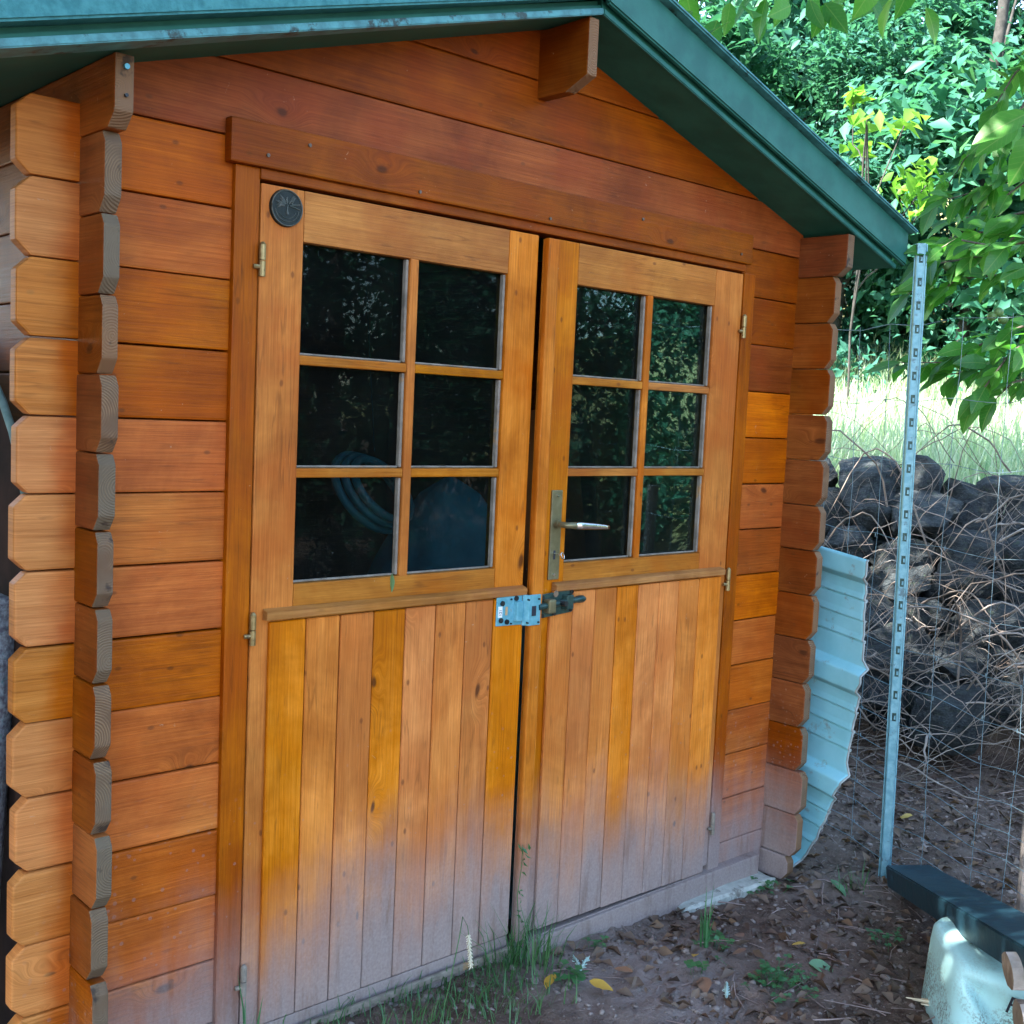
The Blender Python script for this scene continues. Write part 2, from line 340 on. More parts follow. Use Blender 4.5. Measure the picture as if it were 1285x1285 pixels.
MT['meadow'] = leafmat('meadow_grass', [(.20, .38, .22), (.42, .54, .38), (.58, .64, .52), (.22, .42, .24)], trans=.4, gloss=.3)
MT['grass'] = leafmat('green_grass', [(.035, .12, .045), (.07, .19, .06), (.12, .22, .09)], trans=.3)
MT['weed'] = leafmat('weed_leaf', [(.030, .13, .055), (.06, .20, .07), (.09, .25, .10)], trans=.3)
MT['litter'] = leafmat('dead_leaf', [(.06, .036, .026), (.13, .078, .050), (.22, .155, .115), (.09, .062, .055), (.26, .15, .08)], trans=.1, gloss=.2)
MT['yellow'] = leafmat('yellow_leaf', [(.55, .33, .05), (.62, .42, .10)], island=False, trans=.2)
MT['brownleaf'] = leafmat('brown_leaf', [(.30, .16, .09), (.20, .12, .09)], island=False, trans=.1)
MT['greenleaf'] = leafmat('green_leaf', [(.10, .25, .11), (.16, .32, .15)], island=False, trans=.3)
MT['pebble'] = plain('clods', (.08, .06, .05), (.29, .235, .21), 14, .95, bump=.6)
MT['seed'] = plain('seed_head', (.55, .52, .40), (.68, .64, .50), 40, .8)

# ------------------------------------------------------------------ mesh helpers
def add(o, parent=None):
    COL.objects.link(o)
    if parent is not None: o.parent = parent
    return o
def tag(o, label=None, cat=None, group=None, kind=None):
    for k_, v in (('label', label), ('category', cat), ('group', group), ('kind', kind)):
        if v: o[k_] = v
    return o
def empty(name, label, cat, loc=(0, 0, 0), group=None):
    o = bpy.data.objects.new(name, None); o.location = loc; o.empty_display_size = .1
    return tag(add(o), label, cat, group)
def from_bm(name, bm, mat, parent=None, smooth=False):
    me = bpy.data.meshes.new(name); bm.to_mesh(me); bm.free()
    for m_ in (mat if isinstance(mat, (list, tuple)) else [mat]): me.materials.append(MT[m_])
    if smooth: me.polygons.foreach_set('use_smooth', [True]*len(me.polygons))
    return add(bpy.data.objects.new(name, me), parent)
def from_np(name, V, F, mat, parent=None, smooth=False):
    """V (n,3), F (m,k) equal-size faces."""
    me = bpy.data.meshes.new(name); V = np.asarray(V, np.float32); F = np.asarray(F, np.int32)
    m, k_ = F.shape
    me.vertices.add(len(V)); me.vertices.foreach_set('co', V.ravel())
    me.loops.add(m*k_); me.loops.foreach_set('vertex_index', F.ravel())
    me.polygons.add(m); me.polygons.foreach_set('loop_start', np.arange(0, m*k_, k_, dtype=np.int32))
    me.polygons.foreach_set('loop_total', np.full(m, k_, np.int32))
    if smooth: me.polygons.foreach_set('use_smooth', np.ones(m, bool))
    me.update(calc_edges=True); me.validate(); me.materials.append(MT[mat])
    return add(bpy.data.objects.new(name, me), parent)
def bm_prism(bm, pts, axis, a, b):
    f = {'y': lambda p, t: (p[0], t, p[1]), 'x': lambda p, t: (t, p[0], p[1]), 'z': lambda p, t: (p[0], p[1], t)}[axis]
    va = [bm.verts.new(f(p, a)) for p in pts]; vb = [bm.verts.new(f(p, b)) for p in pts]
    n = len(pts)
    fs = [bm.faces.new(va), bm.faces.new(vb[::-1])]
    for i in range(n): fs.append(bm.faces.new((va[i], vb[i], vb[(i+1) % n], va[(i+1) % n])))
    bmesh.ops.recalc_face_normals(bm, faces=fs)
    return fs
def prism(name, pts, axis, a, b, mat, parent=None, bev=.003, seg=2, endmat=None):
    bm = bmesh.new(); bm_prism(bm, pts, axis, a, b)
    if bev: bmesh.ops.bevel(bm, geom=bm.edges[:], offset=bev, segments=seg, profile=.6, affect='EDGES', clamp_overlap=True)
    if endmat:
        for f in bm.faces:
            if abs(f.normal.y) > .35 and f.normal.y < 0: f.material_index = 1
        return from_bm(name, bm, [mat, endmat], parent)
    return from_bm(name, bm, mat, parent)
def box(name, x0, x1, y0, y1, z0, z1, mat, parent=None, bev=.003, seg=2):
    return prism(name, [(x0, z0), (x1, z0), (x1, z1), (x0, z1)], 'y', y0, y1, mat, parent, bev, seg)
def bm_cyl(bm, p0, p1, r0, r1=None, n=12):
    r1 = r0 if r1 is None else r1
    p0, p1 = Vector(p0), Vector(p1); d = (p1-p0); q = d.to_track_quat('Z', 'Y').to_matrix().to_4x4(); q.translation = (p0+p1)/2
    bmesh.ops.create_cone(bm, cap_ends=True, segments=n, radius1=r0, radius2=r1, depth=d.length, matrix=q)
def cyl(name, p0, p1, r, mat, parent=None, n=12, bev=0, r1=None):
    bm = bmesh.new(); bm_cyl(bm, p0, p1, r, r1, n)
    return from_bm(name, bm, mat, parent, smooth=False)
def tube_np(pts, r, n=5):
    pts = np.asarray(pts, float); m = len(pts); r = np.broadcast_to(np.asarray(r, float), (m,))
    t = np.gradient(pts, axis=0); t /= np.linalg.norm(t, axis=1)[:, None]+1e-9
    ref = np.array([0, 0, 1.]) if abs(t[:, 2]).mean() < .8 else np.array([1., 0, 0])
    a = np.cross(t, ref); a /= np.linalg.norm(a, axis=1)[:, None]+1e-9; b = np.cross(t, a)
    th = np.linspace(0, 2*np.pi, n, endpoint=False)
    V = pts[:, None]+r[:, None, None]*(a[:, None]*np.cos(th)[None, :, None]+b[:, None]*np.sin(th)[None, :, None])
    V = V.reshape(-1, 3); F = []
    for i in range(m-1):
        for j in range(n):
            F.append((i*n+j, i*n+(j+1) % n, (i+1)*n+(j+1) % n, (i+1)*n+j))
    return V, np.array(F)
def join_np(parts):
    Vs, Fs, o = [], [], 0
    for V, F in parts: Vs.append(V); Fs.append(F+o); o += len(V)
    return np.concatenate(Vs), np.concatenate(Fs)
def tubes(name, lines, mat, parent=None, n=5):
    V, F = join_np([tube_np(p, r, n) for p, r in lines]); return from_np(name, V, F, mat, parent, True)
def unit(v): return v/(np.linalg.norm(v, axis=-1, keepdims=True)+1e-9)
def leaves_np(C, Dr, Nr, S, wid=.5, fold=.12):
    """folded leaves: centre C, direction Dr, normal Nr, length S -> 6-vertex leaf, 4 tris."""
    Dr = unit(Dr); Nr = unit(Nr-Dr*(Nr*Dr).sum(1, keepdims=True)); B = np.cross(Nr, Dr); S = S[:, None]
    def P(u, v, h): return C+S*(Dr*(u-.5)+B*v+Nr*h)
    W = wid/2
    V = np.stack([P(0, 0, 0), P(.45, W, fold), P(.5, 0, 0), P(.45, -W, fold), P(1, 0, -.06)], 1).reshape(-1, 3)
    base = np.arange(len(C))[:, None]*5
    F = np.concatenate([base+np.array(f)[None] for f in ((0, 2, 1), (0, 3, 2), (2, 4, 1), (3, 4, 2))])
    return V, F
# ground height
def ground_h(x, y):
    x = np.asarray(x, float); y = np.asarray(y, float)
    d = (x+1.063)*.866+(y+1.98)*.5
    z = -.052-.055*np.clip(x, -1, 2.0)
    rise = np.interp(d, [0, 4.9, 5.3, 5.9, 6.6, 10, 14, 30, 80], [0, 0, .02, .48, .95, 1.42, 2.9, 8.5, 12])
    mk = np.clip((x-2.0)/.9, 0, 1); mk = mk*mk*(3-2*mk)
    return z+rise*mk
def gh(x, y): return float(ground_h(x, y))

# ------------------------------------------------------------------ ground: one sheet
def make_ground():
    def axis_pts(lo, hi, far, step):
        core = np.arange(lo, hi+1e-6, step); g = []; v, s = 0, step
        while v < far: s *= 1.22; v += s; g.append(v)
        g = np.array(g); return np.concatenate([(lo-g)[::-1], core, hi+g])
    X = axis_pts(-.6, 3.2, 60, .018); Y = axis_pts(-1.3, .8, 60, .018)
    gx, gy = np.meshgrid(X, Y); z = ground_h(gx, gy)
    n = np.zeros_like(z); it = np.nditer(gx, flags=['multi_index'])
    near = (gx > -.7) & (gx < 3.4) & (gy > -1.4) & (gy < 1.0)
    for i, j in zip(*np.nonzero(near)):
        p = Vector((gx[i, j], gy[i, j], 0))
        n[i, j] = .012*noise.noise(p*5)+.010*noise.noise(p*14)+.011*noise.noise(p*37)
    z = z+n
    nx, ny = len(X), len(Y)
    V = np.stack([gx, gy, z], -1).reshape(-1, 3)
    i = np.arange(ny-1)[:, None]*nx+np.arange(nx-1)[None]
    F = np.stack([i, i+1, i+nx+1, i+nx], -1).reshape(-1, 4)
    o = from_np('ground', V, F, 'ground', None, True); tag(o, kind='structure')
make_ground()

# ------------------------------------------------------------------ the shed
H = .133
def zs(i): return (14-i)*H
XL, XR = -.285, 1.845          # outer face of left wall, inner face of right wall
RX, RZ, RK = .80, 2.121, .3075  # ridge, soffit height at ridge, slope
def soff(x): return RZ-RK*abs(x-RX)
shed = empty('garden_shed', 'orange stained log cabin garden shed with a green roof and double doors', 'shed')
rnd = random.Random(3)

def front_log(x0, x1, z0, z1, chL=False, chR=False, mat='log'):
    j = lambda s: rnd.uniform(-s, s)
    g = .0012; c = .022+j(.003); z0 += g+j(.0008); z1 -= g+j(.0008); y0 = j(.0015)
    pts = []
    pts += [(x0+c, z0), ] if chL else [(x0, z0)]
    pts += [(x1-c, z0), (x1, z0+c), (x1, z1-c), (x1-c, z1)] if chR else [(x1, z0), (x1, z1)]
    pts += [(x0+c, z1), (x0, z1-c*.95), (x0, z0+c*.95)] if chL else [(x0, z1)]
    prism('log', pts, 'y', y0, y0+.032, mat, shed, .0045, 2)
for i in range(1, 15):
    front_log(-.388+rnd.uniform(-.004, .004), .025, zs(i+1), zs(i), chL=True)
    front_log(1.575, 1.975, zs(i+1), zs(i), chR=True, mat='log_shaded' if i < 4 else 'log')  # upper right rows take the tone with eave shade in it
# gable logs, cut to the roof slope
def gable(z0, z1, x0, x1, mat='log_shaded'):
    def xr(z): return (RZ+.006-z)/RK
    pts = [(max(x0, RX-xr(z0)), z0), (min(x1, RX+xr(z0)), z0)]
    if RX+xr(z0) > x1: pts.append((x1, soff(x1)+.004))
    if z1 < RZ: pts += [(min(x1, RX+xr(z1)), z1), (max(x0, RX-xr(z1)), z1)]
    else: pts.append((RX, RZ+.004))
    if RX-xr(z0) < x0: pts.append((x0, soff(x0)+.004))
    prism('log', pts, 'y', 0, .032, mat, shed, .004, 2)
gable(1.729+.001, 1.864-.001, -.262, 1.86, 'log_shaded')
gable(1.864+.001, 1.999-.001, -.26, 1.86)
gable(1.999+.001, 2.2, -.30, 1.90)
# row behind the lintel
front_log(.025, 1.575, 1.66, 1.729, mat='log_shaded')

def side_log(x0, x1, z0, z1, yf, top=False):
    c = .026; j = lambda s: rnd.uniform(-s, s); yf += j(.006); x0 += j(.002)
    pts = [(yf+c*.8, z0), (2.12, z0), (2.12, z1), (yf+(c*.45), z1), (yf, z1-c*.7), (yf, z0+c)]
    if top: pts = [(yf+.028, z0), (2.2, z0), (2.2, z1), (yf, z1), (yf, z0+.024)]
    prism('side_log', pts, 'x', x0, x1+j(.001), 'side', shed, .004, 2, endmat='end')
for i in range(1, 15):
    z1, z0 = zs(i)-.058-.001, zs(i+1)-.058+.001
    if i == 14: z0 = -.135
    if i > 1 or True:
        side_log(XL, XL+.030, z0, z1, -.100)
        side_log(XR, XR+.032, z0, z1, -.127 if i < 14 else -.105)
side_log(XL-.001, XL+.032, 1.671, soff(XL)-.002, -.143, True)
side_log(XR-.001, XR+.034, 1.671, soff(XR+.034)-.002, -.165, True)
o = prism('purlin', [(-.09, 1.957), (2.2, 1.957), (2.2, 2.108), (-.157, 2.108), (-.157, 1.985)], 'x', .766, .797, 'side', shed, .004, 2, endmat='end')
def screwhead(parent, x, y, z, r=.004, mat='screw', name='screw'):
    return cyl(name, (x, y-.003, z), (x, y+.003, z), r, mat, parent, 10)
screwhead(shed, -.268, -.144, 1.765, .0045, 'zinc'); screwhead(shed, -.268, -.144, 1.72, .003)
box('rear_wall', XL+.03, XR, 2.0, 2.03, -.13, 2.06, 'log_shaded', shed, 0)
box('leak_block_lining', XL+.031, XL+.036, .04, 2.0, -.1, 1.80, 'log_shaded', shed, 0)  # added liner, stops sun leaking through the seams between side logs
box('leak_block_lining', XR-.008, XR-.003, .04, 2.0, -.1, 1.79, 'log_shaded', shed, 0)
box('floor', XL+.03, XR, .035, 2.0, -.12, -.09, 'floorboard', shed, 0)

# roof: two slopes, each deck, shadow strip, fascia, felt
def roof_piece(name, side, dz0, dz1, yf, mat, x_end=2.10, skew=0.0, yb=2.3, over=0, bev=.002):
    bm = bmesh.new(); xe = x_end if side > 0 else 1.6-x_end
    V = []
    for x in (RX, xe):
        yy = yf-(skew*(RX-x)/1.3 if side < 0 else 0)
        for y in (yy, yb):
            for dz in (dz0, dz1): V.append(bm.verts.new((x, y, soff(x)+dz)))
    for q in ((0, 1, 3, 2), (4, 6, 7, 5), (0, 4, 5, 1), (2, 3, 7, 6), (0, 2, 6, 4), (1, 5, 7, 3)): bm.faces.new([V[i] for i in q])
    bmesh.ops.recalc_face_normals(bm, faces=bm.faces[:])
    if bev: bmesh.ops.bevel(bm, geom=bm.edges[:], offset=bev, segments=2, affect='EDGES')
    return from_bm(name, bm, mat, shed)
for sd in (-1, 1):
    sk = .075 if sd < 0 else 0
    nb = 9; ys = np.linspace(-.155, 2.25, nb+1)
    roof_piece('soffit', sd, 0, .019, -.157, 'soffit', 2.10, sk, 2.25)
    roof_piece('soffit_edge', sd, -.003, .011, -.166, 'tealedge' if sd < 0 else 'fascia', 2.103, sk, -.157)
    roof_piece('shadow_strip', sd, .0115, .030, -.145 if sd < 0 else -.158, 'soffit', 2.09, sk, 2.2, bev=0)
    roof_piece('fascia', sd, .029 if sd < 0 else .019, .118, -.192 if sd < 0 else -.182, 'fascia' if sd > 0 else 'teal', 2.135, sk, -.165, bev=.004)
    roof_piece('roof_felt', sd, .1185, .130, -.205, 'teal' if sd < 0 else 'tealedge', 2.150, sk, 2.28, bev=.004)
    roof_piece('roof_board', sd, .0435, .118, -.160, 'soffit', 2.12, 0, 2.26, bev=0)

# door frame
FY = -.012
prism('frame_post', [(.001, -.13), (.053, -.13), (.053, 1.677), (.001, 1.677)], 'y', FY, .05, 'frame', shed, .003)
prism('frame_post', [(1.572, -.13), (1.622, -.13), (1.622, 1.655), (1.572, 1.655)], 'y', FY, .05, 'frame', shed, .003)
box('frame_header', .053, 1.5715, -.015, .05, 1.657, 1.677, 'lintel', shed, .003)
box('lintel', -.016, 1.585, -.025, .001, 1.6775, 1.759, 'lintel', shed, .004)
for x, z in ((.06, 1.70), (.42, 1.69), (.80, 1.69), (1.12, 1.735), (1.53, 1.70), (.15, 1.735)): screwhead(shed, x, -.0255, z, .0035, 'nail', 'nail')
box('sill_board', .0, 1.80, -.030, .03, -.17, -.062, 'worn', shed, .004)
box('sill_ledge', .055, .775, -.040, -.0305, -.066, -.050, 'bead', shed, .003)
for side, (hx) in (('l', .057), ('r', 1.571)):
    for z in (1.505, .793, .078):
        bm = bmesh.new(); y = -.020
        bm_cyl(bm, (hx, y, z-.030), (hx, y, z-.001), .0065, n=12); bm_cyl(bm, (hx, y, z+.001), (hx, y, z+.030), .0065, n=12)
        bm_cyl(bm, (hx, y, z+.030), (hx, y, z+.035), .0065, .003, n=12)
        sgn = -1 if side == 'l' else 1
        bm_cyl(bm, (hx-.016*(-sgn if side == 'l' else sgn)*1.0, y+.004, z-.012), (hx, y, z-.012), .0045, n=8)
        from_bm('hinge', bm, 'brass' if z > .2 else 'bead', shed)

def door(name, x0, x1, left):
    d = bpy.data.objects.new(name, None); add(d, shed)
    dy = -.010                                    # leaf front
    if left: sx0, sx1, tx0, tx1 = .057, .153, .692, .783
    else: sx0, sx1, tx0, tx1 = .845, .918, 1.448, 1.568
    zb, zt = -.046, 1.651
    gz0, gz1 = .876, 1.553
    prism('stile', [(sx0, zb), (sx1-.0008, zb), (sx1-.0008, zt), (sx0, zt)], 'y', dy, .030, 'stile', d, .003)
    prism('stile', [(tx0+.0008, zb), (tx1, zb), (tx1, zt), (tx0+.0008, zt)], 'y', dy, .030, 'stile', d, .003)
    box('rail', sx1, tx0, dy+.0005, .030, gz1, zt, 'rail', d, .002)
    box('rail', sx1, tx0, dy+.0005, .030, .79, gz0, 'rail', d, .002)
    box('rail', sx1, tx0, dy+.0005, .030, zb, .02, 'rail', d, .002)
    xm = .4275 if left else 1.186
    box('muntin', xm-.011, xm+.011, dy+.001, .022, gz0-.002, gz1+.001, 'stile', d, .003)
    hz = (1.3235, 1.0995)
    for z in hz:
        box('muntin', sx1-.001, xm-.0115, dy+.002, .022, z-.0095, z+.0095, 'rail', d, .003)
        box('muntin', xm+.0115, tx0+.001, dy+.002, .022, z-.0095, z+.0095, 'rail', d, .003)
    cols = ((sx1, xm-.011), (xm+.011, tx0)); rows = ((gz0, hz[1]-.0095), (hz[1]+.0095, hz[0]-.0095), (hz[0]+.0095, gz1))
    for a, b in cols:
        for c, e in rows:
            tl = rnd.uniform(-.0005, .0005)
            bm = bmesh.new(); bm_prism(bm, [(a-.001, c-.001), (b+.001, c-.001), (b+.001, e+.001), (a-.001, e+.001)], 'y', .0105, .0145)
            for v in bm.verts: v.co.y += tl*(v.co.x-a)/(b-a)*2
            from_bm('pane', bm, 'glass', d)
            box('glazing_bead', b-.0075, b-.0008, -.003, .0098, c+.002, e-.002, 'bead', d, .0015, 1)
            box('glazing_bead', a+.0005, b-.0078, .002, .0098, c+.0005, c+.005, 'bead', d, .0015, 1)
    # boarded lower half
    py = -.021
    if left:
        xs = [.094, .179, .261, .346, .430, .514, .601, .684, .779]; z0 = -.028
    else:
        xs = [.868, .947, 1.027, 1.107, 1.189, 1.273, 1.354, 1.441, 1.538]; z0 = -.044
    n = len(xs)-1
    for i in range(n):
        a, b = xs[i]+.0012, xs[i+1]-.0012; zz = z0-.014*i/n*(0 if left else 1)
        prism('plank', [(a, zz), (b, zz), (b, .805), (a, .805)], 'y', py+rnd.uniform(-.0008, .0008), dy-.0006, 'plank', d, .0022, 1)
    ra, rb = (.083, .781) if left else (.878, 1.545)
    prism('weather_bar', [(-.029, .8105), (-.0105, .8085), (-.0105, .832), (-.026, .8275), (-.030, .825)], 'x', ra, rb, 'worn', d, .002)
    box('foot_rail', xs[0]-.005, xs[-1]-.002, -.019, -.0108, zb-.018, z0-.002 if left else z0-.016, 'worn', d, .002)
    return d
dl = door('door', 0, 0, True); dr = door('door', 0, 0, False)
dl['label'] = 'left door leaf with round dark plaque'; dr['label'] = 'right door leaf with lever handle'
prism('cover_strip', [(.7940, -.070), (.8285, -.070), (.8285, 1.646), (.7940, 1.646)], 'y', -.033, -.0175, 'stile', dr, .004)
box('strip_backing', .797, .8445, -.0173, -.0095, -.045, 1.644, 'stile', dr, .001)

# round plaque with a tree and rings on the left door
def plaque():
    bm = bmesh.new(); cx, cz, y = .1095, 1.611, -.0105
    bm_cyl(bm, (cx, y, cz), (cx, y-.006, cz), .036, .0345, 40)
    o = from_bm('plaque', bm, 'plaque', dl)
    L = []
    for r_, w in ((.0335, .0016), (.026, .0008)):
        th = np.linspace(0 if r_ > .03 else math.pi*1.05, 2*math.pi if r_ > .03 else math.pi*1.95, 40)
        L.append((np.stack([cx+r_*np.cos(th), np.full(40, y-.0065), cz+r_*np.sin(th)], 1), w))
    th = np.linspace(math.pi*1.2, math.pi*1.9, 20); L.append((np.stack([cx+.020*np.cos(th), np.full(20, y-.0065), cz+.020*np.sin(th)], 1), .0007))
    L.append((np.array([[cx+.001, y-.0065, cz-.012], [cx, y-.0065, cz-.003], [cx+.001, y-.0065, cz+.006]]), [.003, .002, .0014]))
    rr = random.Random(5)
    for i in range(26):
        a = math.radians(rr.uniform(5, 175)); s = rr.uniform(.006, .014); e = rr.uniform(.018, .031)
        p0 = (cx+s*math.cos(a), cz+.002+s*.8*math.sin(a)); a2 = a+rr.uniform(-.25, .25); p1 = (cx+e*math.cos(a2), cz+e*.95*math.sin(a2))
        L.append((np.array([[p0[0], y-.0063, p0[1]], [(p0[0]+p1[0])/2+rr.uniform(-.002, .002), y-.0068, (p0[1]+p1[1])/2], [p1[0], y-.0063, p1[1]]]), [.0016, .0013, .0009]))
    tubes('relief', L, 'relief', dl)
plaque()

# lever handle and long plate on the right door
box('handle_plate', .862, .898, -.0145, -.0095, .838, 1.057, 'bronze', dr, .002)
screwhead(dr, .881, -.0150, 1.044, .0035, 'chrome'); screwhead(dr, .879, -.0150, .850, .0035, 'chrome')
cyl('handle_collar', (.880, -.014, .975), (.880, -.026, .975), .011, 'bronze', dr, 20, r1=.009)
tubes('lever_handle', [(np.array([[.880, -.024, .975], [.880, -.044, .975], [.884, -.052, .975], [.893, -.055, .975], [.905, -.056, .974]]), [.0072, .0072, .0075, .008, .0082])], 'bronze', dr, 12)
bm = bmesh.new()
V = [[bm.verts.new((x, -.056+dy*w_, z+dz*h_)) for dy, dz in ((-1, -.6), (-.6, -1), (.6, -1), (1, -.6), (1, .6), (.6, 1), (-.6, 1), (-1, .6))]
     for x, w_, h_, z in ((.904, .006, .0085, .974), (.930, .0062, .0085, .973), (.975, .0056, .0072, .970), (1.010, .005, .0055, .9675), (1.022, .004, .0048, .9665))]
for i in range(len(V)-1):
    for j in range(8): bm.faces.new((V[i][j], V[i][(j+1) % 8], V[i+1][(j+1) % 8], V[i+1][j]))
bm.faces.new(V[0]); bm.faces.new(V[-1][::-1]); bmesh.ops.recalc_face_normals(bm, faces=bm.faces[:])
from_bm('lever_grip', bm, 'chrome', dr, True)
box('keyhole', .8755, .8815, -.0152, -.0146, .888, .910, 'ink', dr, 0)
bm = bmesh.new(); bm_cyl(bm, (.878, -.014, .903), (.879, -.034, .902), .002, n=8)
m4 = Matrix.Translation((.886, -.036, .899)) @ Matrix.Rotation(.9, 4, 'Y') @ Matrix.Rotation(1.2, 4, 'X')
ring = [(math.cos(t)*.009, math.sin(t)*.006) for t in np.linspace(0, 2*math.pi, 13)[:-1]]
from_bm('key', bm, 'chrome', dr)
tubes('key_bow', [(np.array([m4 @ Vector((c[0], c[1], 0)) for c in ring+[ring[0]]]), .0016)], 'chrome', dr, 6)

# hasp: zinc keeper on the left leaf, dark bolt on the right leaf
def keeper():
    y = -.0225
    prism('hasp_keeper', [(.689, .742), (.770, .739), (.770, .813), (.689, .810)], 'y', y-.0025, y, 'zinc', dl, .001, 1)
    prof = [(.7702, y-.0024), (.780, y-.016), (.818, y-.016), (.818, y-.0135), (.781, y-.0135), (.773, y)]
    prism('hasp_keeper', prof, 'z', .737, .811, 'zinc', dl, .0008, 1)
    prism('hasp_bridge', [(.742, y-.002), (.746, y-.012), (.764, y-.012), (.768, y-.002)], 'z', .750, .797, 'zinc', dl, .001, 1)
    box('hasp_slot', .789, .803, y-.0168, y-.0161, .760, .784, 'ink', dl, 0)
    box('hasp_slot', .7165, .7235, y-.0032, y-.0026, .766, .786, 'tan', dl, 0)
    for x, z in ((.706, .795), (.703, .755), (.722, .750), (.749, .804)): screwhead(dl, x, y-.003, z, .0062)
    for x, z in ((.733, .803), (.735, .745), (.777, .800), (.776, .745), (.810, .800), (.811, .744)): screwhead(dl, x, y-.003 if x < .76 else y-.0165, z, .0022)
    box('hasp_sticker', .694, .707, y-.0032, y-.0026, .762, .788, 'sticker', dl, 0)
    t = text_mesh('sticker_text', '121', .0105, 'ink', dl); t.rotation_euler = (math.pi/2, -math.pi/2, 0); t.location = (.7042, y-.0036, .7655)
keeper()
def bolt():
    y = -.0228
    prism('bolt_plate', [(.8275, .748), (.938, .756), (.938, .814), (.8275, .806)], 'y', y-.003, y, 'dkmetal', dr, .001, 1)
    cyl('bolt_rod', (.812, -.036, .779), (.962, -.036, .789), .0075, 'dkmetal', dr, 14)
    prism('bolt_guide', [(.838, y-.002), (.838, -.048), (.862, -.048), (.862, y-.002)], 'z', .762, .796, 'bronze', dr, .004, 2)
    prism('bolt_guide', [(.900, y-.002), (.903, -.044), (.925, -.044), (.928, y-.002)], 'z', .766, .802, 'dkmetal', dr, .003, 2)
    cyl('bolt_knob', (.885, -.036, .784), (.885, -.058, .785), .0065, 'screw', dr, 14)
    tubes('bolt_tab', [(np.array([[.940, -.030, .786], [.955, -.031, .787], [.968, -.031, .787], [.978, -.031, .786]]), [.007, .0095, .0095, .004])], 'dkmetal', dr, 10)
    for x, z in ((.834, .799), (.876, .806), (.932, .807), (.834, .755), (.875, .757), (.932, .763)): screwhead(dr, x, y-.004, z, .005 if x != .876 else .0085, 'screw' if x != .876 else 'chrome')
bolt()

# ------------------------------------------------------------------ concrete footing under the right corner
def rough_box(name, x0, x1, y0, y1, z0, z1, mat, amp, label, cat, rot=0, seg=6):
    bm = bmesh.new(); bmesh.ops.create_cube(bm, size=1)
    bmesh.ops.bevel(bm, geom=bm.edges[:], offset=.06, segments=1, affect='EDGES')
    bmesh.ops.subdivide_edges(bm, edges=bm.edges[:], cuts=seg, use_grid_fill=True)
    for v in bm.verts:
        v.co = Vector((v.co.x*(x1-x0), v.co.y*(y1-y0), v.co.z*(z1-z0)))
        q = v.co+Vector((x0, y0, z0)); v.co += amp*noise.noise_vector(q*22)+amp*1.5*noise.noise_vector(q*6)
    o = from_bm(name, bm, mat, None, False); o.location = ((x0+x1)/2, (y0+y1)/2, (z0+z1)/2); o.rotation_euler.z = rot
    return tag(o, label, cat)
rough_box('concrete_block', 1.42, 1.83, -.075, .06, -.26, -.118, 'concrete', .004, 'mossy concrete footing under the right corner of the shed', 'concrete block', math.radians(-2))

# ------------------------------------------------------------------ corrugated sheet against the right wall
def sheet():
    hd = math.radians(10); dv = np.array([math.sin(hd), math.cos(hd), 0]); nv = np.array([-math.cos(hd), math.sin(hd), 0]); P0 = np.array([2.0, .05, 0])
    tilt = .10
    prof = [(0, 0)]   # (z, depth) trapezoid ribs
    edge_z = [.90, .872, .835, .80, .58, .558, .52, .46, .26, .225, .195, .12, -.02, -.105, -.15]
    edge_s = [-.30, -.309, -.308, -.286, -.294, -.318, -.315, -.290, -.263, -.276, -.268, -.222, -.165, -.118, -.095]
    def depth(z):
        t = (z+.20) % .335; d = 0
        if t < .020: d = t/.020
        elif t < .070: d = 1
        elif t < .090: d = (.090-t)/.020
        for c in (.165, .225, .285):
            if -.004 < t-c < 0: d = -.22
            elif 0 <= t-c < .020: d = .14*(1-(t-c)/.020)
        return .030*d
    Z = np.unique(np.concatenate([np.linspace(-.15, .88, 420)]))
    S = np.linspace(0, 1, 26); V = []
    for z in Z:
        se = np.interp(z, edge_z[::-1], edge_s[::-1])+.004*noise.noise(Vector((z*30, 0, 0)))
        for s_ in S:
            s = se+(1.5-se)*s_**1.6
            zz = z+tilt*(s+.3)
            V.append(P0+dv*s+nv*depth(z)+np.array([0, 0, zz-.02])+nv*.003*noise.noise(Vector((s*4, z*3, 0))))
    V = np.array(V); nS = len(S)
    i = np.arange(len(Z)-1)[:, None]*nS+np.arange(nS-1)[None]
    F = np.stack([i, i+nS, i+nS+1, i+1], -1).reshape(-1, 4)
    o = from_np('corrugated_sheet', V, F, 'sheet')
    m = o.modifiers.new('thickness', 'SOLIDIFY'); m.thickness = .004; m.offset = 0
    tag(o, 'pale blue corrugated metal sheet with a torn edge behind the right shed corner', 'metal sheet')
    V2 = [(P0+dv*(np.interp(z, edge_z[::-1], edge_s[::-1])+.004*noise.noise(Vector((z*30, 0, 0)))-.001)+nv*depth(z)+np.array([0, 0, z+tilt*(np.interp(z, edge_z[::-1], edge_s[::-1])+.3)-.02])) for z in Z]
    tubes('torn_edge', [(np.array(V2), .0035)], 'sheetedge', o, 6)
sheet()

